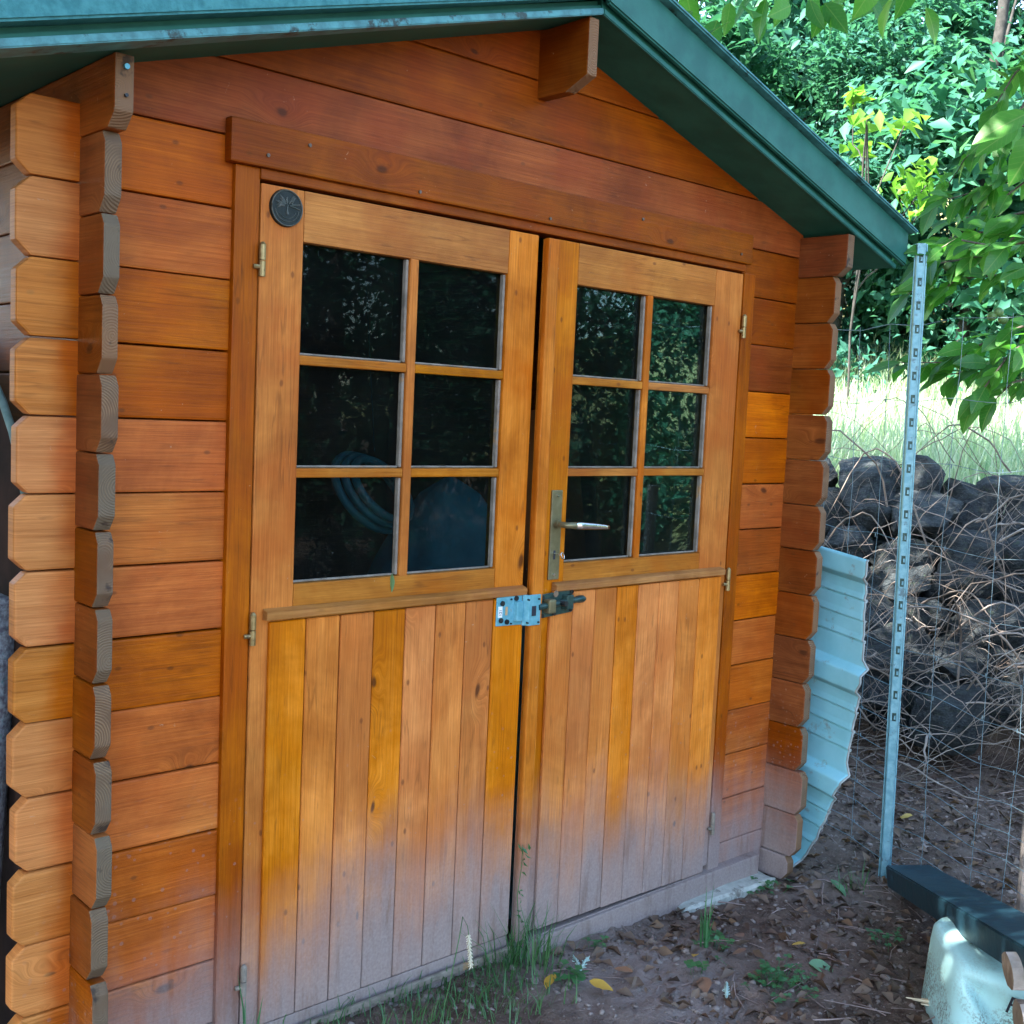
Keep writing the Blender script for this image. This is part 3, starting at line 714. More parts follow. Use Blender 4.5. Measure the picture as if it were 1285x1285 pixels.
# ------------------------------------------------------------------ fence: perforated post, wire mesh
PB = Vector((2.157, -.250, -.17))
FD = np.array([math.sin(math.radians(24.2)), math.cos(math.radians(24.2)), 0.])
def post():
    e = empty('fence_post', 'galvanised steel fence post with a row of slots', 'fence post', PB)
    lean = Matrix.Shear('XY', 4, (-.008, .015)) if False else Matrix.Identity(4)
    rot = Matrix.Rotation(math.radians(-58), 4, 'Z')      # local -Y faces the camera
    def pt(x, y, z): v = rot @ Vector((x, y, z)); return (v.x-.0078*z, v.y+.0143*z, v.z)
    bm = bmesh.new(); Ht = 1.965; t = .003
    def bx(x0, x1, y0, y1, z0, z1):
        V = [bm.verts.new(pt(x, y, z)) for x in (x0, x1) for y in (y0, y1) for z in (z0, z1)]
        for q in ((0, 1, 3, 2), (4, 6, 7, 5), (0, 4, 5, 1), (2, 3, 7, 6), (0, 2, 6, 4), (1, 5, 7, 3)): bm.faces.new([V[i] for i in q])
    W = .0115
    bx(-W, -.006, 0, t, 0, Ht); bx(.006, W, 0, t, 0, Ht)
    for sg in (-1, 1):      # slanted cheeks and back lips of the channel
        for (xa, ya, xb, yb) in ((W, .0005, .0155, .017), (.0155, .017, .0185, .017)):
            V = [bm.verts.new(pt(sg*x, y, z)) for x, y in ((xa, ya), (xb, yb), (xb-.001, yb+.003), (xa-.001, ya+.003)) for z in (0, Ht)]
            for q in ((0, 1, 3, 2), (2, 3, 5, 4), (4, 5, 7, 6), (6, 7, 1, 0), (0, 2, 4, 6), (1, 7, 5, 3)): bm.faces.new([V[i] for i in q])
    for sg in (-1, 1): bx(min(sg*.0078, sg*.0100), max(sg*.0078, sg*.0100), -.0016, .0001, 0, Ht)
    z = 1.965-.045; zl = Ht
    holes = []
    while z > .50: holes.append(z); z -= .0695
    for h in holes:
        bx(-.006, .006, 0, t, h+.013, zl); zl = h-.013
    bx(-.006, .006, 0, t, 0, zl)
    bmesh.ops.recalc_face_normals(bm, faces=bm.faces[:])
    from_bm('channel', bm, 'galv', e)
    bm = bmesh.new()
    for h in holes: bx(-.0005, .0045, -.001, .0065, h-.007, h+.004)
    bmesh.ops.recalc_face_normals(bm, faces=bm.faces[:]); from_bm('hook', bm, 'galv', e)
    bm = bmesh.new(); bx(-.0135, .0135, .008, .010, .3, Ht-.01)
    bmesh.ops.recalc_face_normals(bm, faces=bm.faces[:]); from_bm('channel_back', bm, 'dkmetal', e)
post()
def fence():
    e = empty('wire_fence', 'knotted wire field fence stretched past the slotted steel post', 'wire fence', (PB.x, PB.y, -.15))
    off = np.array([PB.x, PB.y, -.15]); nrm = np.array([FD[1], -FD[0], 0])*.022
    rr = random.Random(11)
    zz = [-.10, -.045, .02, .09, .165, .245, .335, .45, .57, .72, .90, 1.14, 1.33, 1.565]
    vs = [-.60, -.47, -.335, -.125, .06, .21, .36, .51, .66, .81]
    def wob(s, z): return .012*noise.noise(Vector((s*3, z*2, 1)))
    for z in zz:
        S = np.linspace(-.60, .9, 75); zig = np.interp(S, sorted(vs), [(.006 if i % 2 else -.006) for i in range(len(vs))])
        ph = rr.uniform(0, 6)
        P = np.array([FD*s+nrm*(1+.3*math.sin(9*s+ph))+np.array([0, 0, z+.15+wob(s, z)+zg-.02*max(0, -s)*0]) for s, zg in zip(S, zig)])
        V, F = tube_np(P, .0010 if z < 1.5 else .0013, 5); from_np('wire', V, F, 'wire', e, True)
    for s in vs:
        Z = np.linspace(-.12, 1.57, 50)
        P = np.array([FD*(s+.010*math.sin(3*z+s*7)+.008*noise.noise(Vector((z*6, s*9, 2))))+nrm*1.1+np.array([0, 0, z+.15]) for z in Z])
        V, F = tube_np(P, .0009, 5); from_np('wire', V, F, 'wire', e, True)
    L = []
    for s in vs:
        for z in zz[:-1]:
            c = FD*s+nrm*1.15+np.array([0, 0, z+.15]); L.append((np.array([c-[0, 0, .006], c, c+[0, 0, .006]]), [.0014, .0021, .0014]))
    o = tubes('knots', L, 'wire', e, 5); tag(o, kind='stuff')
fence()

# ------------------------------------------------------------------ beam, tub, boards, firewood
def obox(name, A, B, wdt, hgt, mat, label, cat, bev=.004, roll=0.0, jitter=.0):
    A, B = Vector(A), Vector(B); d = B-A
    x = d.normalized(); y = Vector((0, 0, 1)).cross(x).normalized(); z = x.cross(y)
    m = Matrix((x, y, z)).transposed().to_4x4() @ Matrix.Rotation(roll, 4, 'X'); m.translation = A
    bm = bmesh.new(); bm_prism(bm, [(-wdt/2, -hgt), (wdt/2, -hgt), (wdt/2, 0), (-wdt/2, 0)], 'x', 0, d.length)
    bmesh.ops.bevel(bm, geom=bm.edges[:], offset=bev, segments=2, affect='EDGES')
    o = from_bm(name, bm, mat); o.matrix_world = m
    return tag(o, label, cat)
obox('painted_beam', (2.132, -.334, -.073), (1.177, -1.171, .257), .130, .065, 'beam', 'dark blue painted timber beam resting on the white tub', 'beam', .004, .10)
def tub():
    # rounded jerrycan-like tub with one creased corner toward the shed
    bm = bmesh.new(); n = 40; rows = [(0, 1.07), (.02, 1.06), (.04, 1.05), (.06, 1.04), (.08, 1.03), (.10, 1.02), (.12, 1.01), (.14, 1.0), (.16, .99), (.18, .985), (.20, .98), (.22, .965), (.235, .95), (.25, .88), (.256, .70), (.258, 0)]
    R = []
    for z, s in rows:
        ring = []
        for i in range(n):
            a = 2*math.pi*i/n; c, s_ = math.cos(a), math.sin(a); e = .42
            x = .17*math.copysign(abs(c)**e, c); y = .15*math.copysign(abs(s_)**e, s_)
            v = Vector((x*s, y*s, z))
            ring.append(bm.verts.new(v))
        R.append(ring)
    for k_ in range(len(R)-1):
        for i in range(n): bm.faces.new((R[k_][i], R[k_][(i+1) % n], R[k_+1][(i+1) % n], R[k_+1][i]))
    bmesh.ops.remove_doubles(bm, verts=bm.verts[:], dist=.0005)
    bmesh.ops.subdivide_edges(bm, edges=bm.edges[:], cuts=1, use_grid_fill=True)
    for v in bm.verts:   # deep crease running diagonally down the visible face
        u = v.co.y+.15; zc = v.co.z
        if v.co.x < -.08:
            t = (v.co.y-.112)-(zc-.22)*.72
            v.co.x += .034*math.exp(-(t/(.016 if t > 0 else .045))**2)*min(1, max(0, (.245-zc)/.05))
        v.co += .004*noise.noise_vector(v.co*9)
    bmesh.ops.recalc_face_normals(bm, faces=bm.faces[:])
    o = from_bm('plastic_tub', bm, 'plastic', None, True); o.location = (1.552, -.890, -.195); o.rotation_euler.z = math.radians(40)
    tag(o, 'dirty white plastic tub standing under the dark blue beam', 'tub')
    t = text_mesh('tub_letter', 'F', .055, 'ink', o); m_ = Matrix(((0, 0, -1), (-1, 0, 0), (0, 1, 0))).to_4x4() @ Matrix.Rotation(-.3, 4, 'Z'); m_.translation = (-.1705, .047, .178); t.matrix_local = m_
tub()
obox('raw_board', (2.14, -.60, -.10), (1.95, -.90, -.055), .05, .018, 'tan', 'short raw tan board lying behind the dark blue beam', 'board', .002)
def gpost():
    bm = bmesh.new(); bm_cyl(bm, (0, 0, -.15), (.01, .02, 1.0), .022, .02, 14)
    o = from_bm('grey_stake', bm, 'greywood', None, False); o.location = (2.075, -.715, 0)
    tag(o, 'weathered grey wooden stake standing at the fence behind the beam', 'stake')
def firewood(loc, dirv, r, ln, label, seed):
    rr = random.Random(seed); bm = bmesh.new(); n = 18; R = []
    for k_ in range(8):
        t = k_/7; R.append([bm.verts.new((r*math.cos(a)*(1+.14*noise.noise(Vector((math.cos(a)*2, math.sin(a)*2, t*3+seed)))), r*.8*math.sin(a)*(1+.14*noise.noise(Vector((math.cos(a)*2+5, math.sin(a)*2, t*3+seed)))), ln*t)) for a in np.linspace(0, 2*math.pi, n, endpoint=False)])
    for k_ in range(7):
        for i in range(n): bm.faces.new((R[k_][i], R[k_][(i+1) % n], R[k_+1][(i+1) % n], R[k_+1][i]))
    a = bm.faces.new(R[0][::-1]); b = bm.faces.new(R[-1]); a.material_index = b.material_index = 1
    o = from_bm('firewood_log', bm, ['firebark', 'fireend']); o.location = loc
    o.rotation_euler = Vector(dirv).to_track_quat('Z', 'Y').to_euler(); tag(o, label, 'firewood', 'firewood logs beside the tub')
    return o
firewood((1.205, -1.042, .165), (.62, -.75, .12), .043, .30, 'pale grey split firewood log in front of the beam end', 3)
firewood((1.218, -1.066, .066), (.62, -.78, .06), .045, .30, 'grey barked firewood log lying below the other firewood piece', 8)

def block():
    bm = bmesh.new(); bm_cyl(bm, (0, 0, 0), (0, 0, .19), .15, .14, 28)
    for f in bm.faces: f.material_index = 1 if abs(f.normal.z) > .9 else 0
    o = from_bm('chopping_block', bm, ['firebark', 'fireend']); o.location = (1.33, -1.20, -.155); tag(o, 'low round chopping block under the firewood logs', 'chopping block')
block()
# ------------------------------------------------------------------ stone pile
def rock_mesh(seed):
    rr = random.Random(seed); bm = bmesh.new(); bmesh.ops.create_icosphere(bm, subdivisions=4, radius=1)
    planes = [(Vector((rr.gauss(0, 1), rr.gauss(0, 1), rr.gauss(0, 1))).normalized(), rr.uniform(.50, .80)) for _ in range(13)]
    off = Vector((seed*3.1, 0, 0))
    for v in bm.verts:
        for n_, d in planes:
            e = v.co.dot(n_)-d
            if e > 0: v.co -= n_*e*.94
        v.co += v.co.normalized()*(.10*noise.noise(v.co*1.6+off)+.055*noise.noise(v.co*4.5+off)+.025*noise.noise(v.co*11+off))
    me = bpy.data.meshes.new('stone'); bm.to_mesh(me); bm.free(); me.materials.append(MT['stone']); 
    return me
rocks = [rock_mesh(i) for i in range(7)]
UV = (np.array([.5, -.866]), np.array([.866, .5])); C0 = np.array([3.42, .22])
def stone(u, v, z, sx, sy, sz, rz, label=None, mi=0, tilt=0):
    p = C0+UV[0]*u+UV[1]*v
    o = add(bpy.data.objects.new('stone', rocks[mi % 7])); o.location = (p[0], p[1], z); o.scale = (sx, sy, sz)
    o.rotation_euler = (tilt, tilt*.6, rz)
    tag(o, label or 'rough dark grey stone among others in the tumbled pile behind the fence', 'stone', 'stones of the tumbled pile')
rr = random.Random(21)
stone(.02, .16, .04, .30, .24, .16, .5, 'broad flat greenish boulder at the foot of the stone pile', 1, .05)
ORD = ('first', 'second', 'third', 'fourth', 'fifth', 'sixth', 'seventh', 'eighth', 'ninth', 'tenth', 'eleventh', 'twelfth', 'thirteenth', 'fourteenth')
for row in range(8):
    zc = -.09+row*.148; v0 = .22+row*.14; u = -1.05+rr.uniform(0, .15); k_ = 0
    while u < 1.5:
        wd = rr.uniform(.14, .28)
        if not (row == 0 and -.35 < u+wd*.8 < .4) and not (row == 7 and rr.random() < .35):
            tl = rr.uniform(-.3, .3)
            stone(u+wd*.8, v0+rr.uniform(-.08, .06), zc+rr.uniform(-.04, .04), wd, rr.uniform(.16, .25), rr.uniform(.11, .18), rr.uniform(0, 6),
                  '%s dark stone, %s from the left in the %s row of the stone pile' % ('broad' if wd > .19 else 'narrow' if wd < .15 else 'blocky', ORD[k_], ('lowest', 'second', 'third', 'fourth', 'fifth', 'sixth', 'seventh', 'topmost')[row]), rr.randrange(7), tl)
            k_ += 1
        u += wd*1.22
for row in range(6):        # hearting stones that close the joints
    for i in range(7):
        stone(-1.0+i*.38+rr.uniform(-.1, .1), .46+row*.15, -.04+row*.148, .24, .20, .16, rr.uniform(0, 6), 'dark stone filling the joints between the larger stones of the pile', rr.randrange(7), rr.uniform(-.3, .3))
# dry brambles over the pile
def brambles():
    L = []; q = random.Random(4)
    for i in range(500):
        u = q.uniform(-1.4, 1.5); v = q.uniform(-.15, 1.1)*(1 if i % 2 else .6); z = max(-.1, (v-.15)*1.1)+q.uniform(0, .15)
        a = q.uniform(0, 6.28); ln = q.uniform(.4, 1.3); up_ = q.uniform(-.1, .55); pts = []
        n = 14; wx = q.uniform(0, 9)
        for k_ in range(n):
            t = k_/(n-1); uu = u+ln*t*math.cos(a)+.05*noise.noise(Vector((t*4, wx, 0))); vv = v-.22*math.sin(math.pi*t)-.05+.08*math.sin(a)*t
            p = C0+UV[0]*uu+UV[1]*vv
            zb = z+up_*math.sin(math.pi*t)*ln-.35*t*t*ln*q.choice([1, 1, .9])+.05*noise.noise(Vector((t*5, wx, 4)))
            pts.append((p[0], p[1], max(zb, gh(p[0], p[1])+.01)))
        L.append((np.array(pts), np.linspace(q.choice([.0010, .0014, .002, .003, .006]), .0010, n)))
    o = tubes('bramble_tangle', L, 'bramble', None, 4)
    tag(o, 'tangle of dry bramble stems over the stone pile', 'brambles', None, 'stuff')
brambles()

# ------------------------------------------------------------------ meadow grass behind the pile
def blades(name, pos, hts, wid, mat, lean=.35, parent=None):
    n = len(pos); a = RNG.uniform(0, 2*np.pi, n); d = np.stack([np.cos(a), np.sin(a), np.zeros(n)], 1)
    sd = np.stack([-np.sin(a), np.cos(a), np.zeros(n)], 1); le = (RNG.uniform(.2, 1, n)*lean)[:, None]; h = hts[:, None]; w_ = wid[:, None]
    upv = np.array([[0, 0, 1.]])
    b = pos; m_ = b+upv*h*.55+d*h*le*.35; t = b+upv*h*(1-.25*le)+d*h*le
    V = np.stack([b-sd*w_, b+sd*w_, m_+sd*w_*.8, m_-sd*w_*.8, t], 1).reshape(-1, 3); k_ = np.arange(n)[:, None]*5
    F = np.concatenate([k_+np.array(f)[None] for f in ((0, 1, 2), (0, 2, 3), (3, 2, 4))])
    return from_np(name, V, F, mat, parent)
def meadow():
    n = 26000; d = RNG.uniform(6.15, 11.5, n); th = np.radians(RNG.uniform(44, 80, n))
    x = CAM.x+d*np.sin(th); y = CAM.y+d*np.cos(th)
    pos = np.stack([x, y, ground_h(x, y)-.02], 1); h = RNG.uniform(.18, .55, n)
    o = blades('meadow_grass', pos, h, RNG.uniform(.003, .008, n), 'meadow', .6)
    tag(o, 'tall pale sunlit meadow grass behind the stone pile', 'grass', None, 'stuff')
meadow()

# ------------------------------------------------------------------ trees and shrubs
def crown(name, center, rad, n, size, mat, parent, clumps=60, wid=.5, hollow=.55, cut=None):
    c = np.array(center); rad = np.array(rad)
    u = unit(RNG.normal(size=(clumps, 3))); cc = u*(RNG.uniform(hollow, 1.0, clumps)[:, None])*rad
    k_ = RNG.integers(0, clumps, n); cs = RNG.uniform(.07, .22, clumps)*rad.mean()
    off = RNG.normal(size=(n, 3))*cs[k_][:, None]*np.array([.8, .8, .55])
    P = c+cc[k_]+off
    if cut is not None: P = P[cut(P)]; 
    n = len(P); out = unit(P-c)
    Nn = unit(out*.6+np.array([0, 0, .8])+RNG.normal(size=(n, 3))*.5)
    Dd = unit(np.cross(Nn, RNG.normal(size=(n, 3))))+np.array([0, 0, -.35])
    V, F = leaves_np(P, Dd, Nn, RNG.uniform(.5, 1.35, n)*size*(.75+.5*(k_[:n] % 3)/2), wid)
    return from_np(name, V, F, mat, parent), cc+c
def trunk_np(base, top, r0, r1, ends, seed):
    q = random.Random(seed); base, top = np.array(base, float), np.array(top, float); n = 9
    t = np.linspace(0, 1, n)[:, None]; P = base+(top-base)*t
    P += np.array([[.05*noise.noise(Vector((k_*.5, seed, 0))), .05*noise.noise(Vector((k_*.5, seed, 5))), 0] for k_ in range(n)])*np.minimum(1, t*3)*np.linalg.norm(top-base)*.4
    L = [(P, np.linspace(r0, r1, n))]
    for e in ends:
        i = q.randrange(3, n-1); s = P[i]; m_ = (s+e)/2+np.array([q.uniform(-.1, .1), q.uniform(-.1, .1), -.08])
        L.append((np.array([s, s*.6+m_*.4+[0, 0, .03], m_, e]), np.linspace(r0*(1-i/n)*.55+.004, .005, 4)))
    return L
def tree(name, x, y, hgt, rad, n, size, mat, label, cat, group, seed, trunk_r=.08, cz=None, clumps=60, lean=(0, 0), cut=None, wid=.5, zr=None, hollow=.55):
    z = gh(x, y)-.05; e = empty(name, label, cat, (x, y, z), group)
    cz = hgt-rad if cz is None else cz; zr = rad if zr is None else zr
    c0 = (lean[0], lean[1], cz)
    cr, cc = crown('crown', c0, (rad, rad, zr), n, size, mat, e, clumps, wid, hollow, (lambda P: cut(P+np.array([x, y, z]))) if cut else None)
    q = random.Random(seed); ends = [cc[q.randrange(len(cc))] for _ in range(9)]
    tubes('trunk', trunk_np((0, 0, -.1), (lean[0], lean[1], cz+zr*.4), trunk_r, trunk_r*.25, ends, seed), 'bark_dark', e, 8)
    return e
def polar(hd, r): return CAM.x+r*math.sin(math.radians(hd)), CAM.y+r*math.cos(math.radians(hd))
GR = 'trees and shrubs on the bank behind the shed'
def bank(hd, r, hgt, rad, n, size, mat, label, seed, name='shrub', cat='shrub', zr=None, cz=None, **kw):
    x, y = polar(hd, r); tree(name, x, y, hgt, rad, n, size, mat, label, cat, GR, seed, zr=zr, cz=cz, **kw)
bank(51.0, 11.0, 3.6, 1.5, 15048, 0.130, 'leaf_dark', 'dense dark green shrub just past the right roof edge', 1, zr=2.0, cz=1.5)
bank(57.5, 11.0, 3.8, 1.35, 16416, 0.088, 'leaf_blue', 'bluish green leafy shrub behind the top of the fence post', 2, zr=2.1, cz=1.6)
bank(63.0, 11.3, 3.4, 1.4, 16416, 0.156, 'leaf', 'mid green shrub on the bank above the pale grass', 3, zr=1.9, cz=1.4)
bank(69.0, 11.0, 3.6, 1.4, 8208, 0.117, 'leaf_dark', 'dark shrub at the right end of the leafy bank', 4, zr=1.9, cz=1.5)
bank(45.0, 11.5, 4.2, 1.7, 6840, 0.117, 'leaf', 'broad green shrub standing behind the shed roof', 5, zr=2.2, cz=1.7)
bank(49.0, 13.6, 7.5, 2.1, 12312, 0.130, 'leaf_blue', 'tall bluish green tree rising above the roof slope', 6, 'broadleaf_tree', 'tree', zr=3.2, cz=4.2, trunk_r=.14)
bank(55.5, 13.8, 7.8, 1.9, 17784, 0.169, 'leaf', 'tall light green tree in the middle of the leafy bank', 7, 'broadleaf_tree', 'tree', zr=3.2, cz=4.3, trunk_r=.14)
bank(61.0, 13.4, 7.4, 1.9, 17784, 0.111, 'leaf_blue', 'tall bluish tree beside the slanting grey trunk', 8, 'broadleaf_tree', 'tree', zr=3.1, cz=4.1, trunk_r=.14)
bank(67.5, 14.2, 8.0, 2.2, 12312, 0.143, 'leaf_dark', 'tall dark tree behind the slanting grey trunk', 9, 'broadleaf_tree', 'tree', zr=3.3, cz=4.4, trunk_r=.16)
bank(74.0, 13.5, 7.5, 2.2, 6156, 0.169, 'leaf', 'tall green tree at the far right of the leafy bank', 10, 'broadleaf_tree', 'tree', zr=3.2, cz=4.2, trunk_r=.15)
bank(38.0, 13.0, 7.0, 2.4, 4788, 0.137, 'leaf', 'tall green tree hidden behind the shed', 12, 'broadleaf_tree', 'tree', zr=3.0, cz=4.0, trunk_r=.15)
# yellow-green sapling just past the roof edge
x, y = polar(58.4, 9.0)
tree('sapling', x, y, 4.6, .55, 170, .15, 'leaf_yel', 'slender sapling with bright yellow green leaves past the roof edge', 'sapling', GR, 13, trunk_r=.011, cz=2.15, zr=.75, clumps=14)
# thin slanting grey trunk at the upper right
x, y = polar(63.0, 10.7); z = gh(x, y); e = empty('slanting_tree', 'thin slanting grey tree trunk among the leaves at the upper right', 'tree', (x, y, z), GR)
tubes('trunk', trunk_np((0, 0, -.1), (.16, -.30, 6.4), .055, .04, [np.array([.7, -.2, 4.6]), np.array([.0, -.9, 5.2]), np.array([.5, -.7, 6.0])], 14), 'bark_dark', e, 10)
crown('crown', (.35, -.5, 6.3), (1.3, 1.3, .9), 2500, .11, 'leaf_dark', e, 30)

# unseen tree added behind the shed to shade the pile, then the wood in front (seen in the panes)
tree('added_shade_tree', .6, 2.7, 7.4, 2.1, 11000, .12, 'leaf', 'unseen tree added right behind the shed to shade the stone pile', 'tree', GR, 15, cz=4.75, zr=2.0, trunk_r=.14, clumps=110, lean=(.1, -1.1))
GF = 'trees opposite the shed front'
FT = [(3.8, -5.4, 4.2, 1.8, 11000, 'nearest leafy tree across from the shed, mirrored in the left panes'), (6.6, -5.8, 4.6, 2.0, 13000, 'leafy tree across from the shed, mirrored in the right panes'),
      (9.6, -5.6, 4.8, 2.0, 9000, 'leafy tree across from the shed beyond the one in the right panes'), (5.6, -8.6, 5.4, 2.2, 9000, 'tree of the second row across from the shed, behind the nearest'),
      (9.4, -8.8, 6.0, 2.6, 9000, 'broad tree in the middle of the second row across from the shed'), (12.6, -7.0, 6.0, 2.4, 7000, 'farthest tree across from the shed')]
for i, (x, y, h_, r_, n_, lb) in enumerate(FT):
    tree('broadleaf_tree', x, y, h_, r_, n_, .11, 'leaf_dark', lb, 'tree', GF, 30+i, trunk_r=.13, cz=h_*.5, zr=h_*.46, clumps=90)
tree('added_overhanging_tree', -3.2, 1.0, 5.6, 2.8, 9500, .14, 'leaf_mass', 'unseen tree added left of the shed, its crown blocking light from above', 'tree', GF, 40, trunk_r=.13, cz=4.5, zr=.7, clumps=120, lean=(3.0, -2.2), hollow=.1)  # added overhead crown, cuts light from above on the shed front
for x, y, lb in ((-2.5, .5, 'unseen dark bush added left of the shed nearer the path to block sun'), (-2.35, 2.3, 'unseen dark bush added beside the left side wall to block sun'), (-3.4, -1.4, 'unseen dark bush added left of the path in front to block sun')):  # unseen bushes added to block sun and sky from the left
    tree('shrub', x, y, 6.0, 1.2, 17000, .12, 'leaf_dark', lb, 'shrub', GF, 41, trunk_r=.04, cz=2.9, zr=2.9, clumps=120, hollow=.15)

tree('shrub', -1.35, 1.0, 2.8, .62, 6000, .09, 'leaf_dark', 'unseen low bush added by the left side wall to darken its logs', 'shrub', GF, 44, trunk_r=.03, cz=1.4, zr=1.3, clumps=60, hollow=.2)  # added bush, keeps light off the left side wall
# ------------------------------------------------------------------ fruit tree with big leaves reaching in from the right
def big_leaf_mesh(seed, aspect=.54):
    q = random.Random(seed); n = 9; bend = q.uniform(.10, .38); cup = q.uniform(.06, .16); tw = q.uniform(-.25, .25)
    V = []
    for i in range(n):
        t = i/(n-1); w_ = aspect/2*math.sin(math.pi*min(1, t**.82*.985+.012))**.9 if t < 1 else 0
        zc = -bend*t*t; a = tw*t
        for s in (-1, -.5, 0, .5, 1):
            yy = s*w_*(1+.04*math.sin(t*23+s)); zz = zc+cup*abs(s)*w_*1.3+.012*math.sin(t*17)*abs(s)
            V.append((t, yy*math.cos(a)-zz*math.sin(a)*.2, zz+yy*math.sin(a)))
    F = [(i*5+j, i*5+j+1, i*5+j+6, i*5+j+5) for i in range(n-1) for j in range(4)]
    me = bpy.data.meshes.new('leaf'); me.from_pydata(V, [], F); me.polygons.foreach_set('use_smooth', [True]*len(F)); me.materials.append(MT['leaf_fruit'])
    return me
bigs = [big_leaf_mesh(i) for i in range(6)]
def place_leaf(parent, p, d, nrm, s, me, name='leaf'):
    d = Vector(d).normalized(); nv = Vector(nrm); nv = (nv-d*nv.dot(d)).normalized(); b = nv.cross(d)
    m = Matrix((d, b, nv)).transposed().to_4x4() @ Matrix.Scale(s, 4); m.translation = Vector(p)
    o = add(bpy.data.objects.new(name, me), parent); o.matrix_local = m
    return o
def fruit_tree():
    bx, by = 3.05, -1.15; bz = gh(bx, by)
    e = empty('fruit_tree', 'fruit tree with large green leaves and small green fruits reaching past the fence post', 'tree', (bx, by, bz))
    B = np.array([bx, by, bz]); q = random.Random(17)
    tw = [[[2.57, -0.307, 2.299], [2.55, -0.263, 2.18], [2.539, -0.242, 2.033], [2.519, -0.201, 2.009]],
          [[2.585, -0.34, 2.127], [2.549, -0.262, 2.044], [2.514, -0.191, 2.009], [2.477, -0.118, 1.986]],
          [[2.6, -0.373, 1.954], [2.563, -0.291, 1.932], [2.534, -0.231, 1.883], [2.481, -0.126, 1.86], [2.461, -0.088, 1.784]],
          [[2.605, -0.385, 1.782], [2.549, -0.262, 1.745], [2.497, -0.156, 1.733], [2.46, -0.086, 1.656]],
          [[2.61, -0.398, 1.609], [2.56, -0.285, 1.557], [2.52, -0.203, 1.504], [2.484, -0.131, 1.464], [2.425, -0.023, 1.46]],
          [[2.614, -0.407, 1.484], [2.567, -0.301, 1.482], [2.533, -0.229, 1.441], [2.496, -0.155, 1.426]],
          [[2.616, -0.41, 1.434], [2.579, -0.328, 1.406], [2.562, -0.289, 1.354]],
          [[2.592, -0.355, 1.906], [2.537, -0.236, 1.808], [2.473, -0.11, 1.784], [2.429, -0.03, 1.681]],
          [[2.402, -0.42, 2.382], [2.372, -0.356, 2.318], [2.351, -0.313, 2.228]],
          [[2.764, -0.25, 2.274], [2.714, -0.143, 2.241], [2.673, -0.061, 2.154], [2.636, 0.008, 2.011]],
          [[2.328, -0.5, 1.81], [2.275, -0.385, 1.789], [2.226, -0.285, 1.813], [2.191, -0.219, 1.766]],
          [[2.428, -0.48, 1.543], [2.394, -0.404, 1.494], [2.369, -0.35, 1.396], [2.356, -0.322, 1.346]],
          [[2.87, -0.243, 2.139], [2.832, -0.158, 2.064], [2.796, -0.085, 1.986], [2.757, -0.006, 1.974]]]
    # limbs that carry the twigs, and the overhead limbs
    limbs = [(np.array([[0, 0, -.1], [-.02, .03, .6], [-.06, .10, 1.2], [-.05, .18, 1.9], [.0, .35, 2.7], [.05, .8, 3.4]]), [.055, .048, .042, .035, .026, .012])]
    for t in tw:
        s = np.array(t[0])-B; hook = np.array([-.06, .12, max(.9, s[2]-.35)])
        limbs.append((np.array([hook, (hook+s)/2+[0, 0, .05], s]), [.014, .009, .006]))
    over = [np.array([[-.05, .18, 1.9], [-.3, .8, 2.75], [-.5, 1.5, 3.1], [-.7, 2.2, 3.3]]), np.array([[0, .35, 2.7], [.2, 1.2, 3.4], [.5, 2.2, 3.8]]), np.array([[-.05, .18, 1.9], [-.5, .3, 3.0], [-1.0, .7, 3.3]])]
    for o_ in over: limbs.append((o_, [.026, .018, .012, .008][:len(o_)]))
    tubes('trunk', limbs, 'bark', e, 7)
    lines = []
    for ti, t in enumerate(tw):
        P = np.array(t)-B; lines.append((P, np.linspace(.005, .0018, len(P))))
        seg = np.linalg.norm(np.diff(P, axis=0), axis=1); cum = np.concatenate([[0], np.cumsum(seg)]); n = int(cum[-1]/.0165)+2
        for i in range(n):
            s = cum[-1]*(i+.5)/n; p = np.array([np.interp(s, cum, P[:, k_]) for k_ in range(3)])
            ax = unit(P[-1]-P[0]); side = unit(np.cross(ax, [0, 0, 1]))*(1 if i % 2 else -1)
            d = ax*q.uniform(.2, .9)+side*q.uniform(.2, 1.0)+np.array([0, 0, q.uniform(-.8, .5)])
            nrm = (q.gauss(-.45, .5), q.gauss(-.45, .5), 1.0)
            place_leaf(e, p+unit(d)*.012, d, nrm, q.uniform(.055, .115), bigs[q.randrange(6)])
        place_leaf(e, P[-1], P[-1]-P[-2]+np.array([0, 0, -.02]), (-.4, -.3, 1), .115, bigs[ti % 6])
    # the larger, nearer leaves at the upper right
    for p, d, s in (([1.90, -.62, 2.06], (-.55, .62, -.42), .15), ([1.92, -.66, 2.02], (-.2, .45, -.85), .16), ([2.28, -.42, 2.13], (-.5, .6, -.5), .14)):
        place_leaf(e, np.array(p)-B, d, (-.6, -.55, .6), s, bigs[1])
    tubes('twig', lines+[(np.array([[2.2, -.95, 2.12], [2.05, -.78, 2.10], [1.90, -.63, 2.06]])-B, .003), (np.array([[2.5, -.8, 2.2], [2.4, -.6, 2.18], [2.28, -.42, 2.13]])-B, .003), (np.array([[-.05, .18, 1.9]])*[[1], [1]]*[[1], [1]]+np.array([[0, 0, 0], [-.45, .30, .35]]), .006)], 'bark', e, 5)
    for p in ((2.548, -0.26, 1.615), (2.563, -0.290, 1.605), (2.556, -0.275, 1.628), (2.484, -0.132, 1.772)):
        bm = bmesh.new(); bmesh.ops.create_icosphere(bm, subdivisions=2, radius=.0165)
        for v in bm.verts: v.co.z *= .93
        o = from_bm('fruit', bm, 'fruit', e, True); o.location = np.array(p)-B
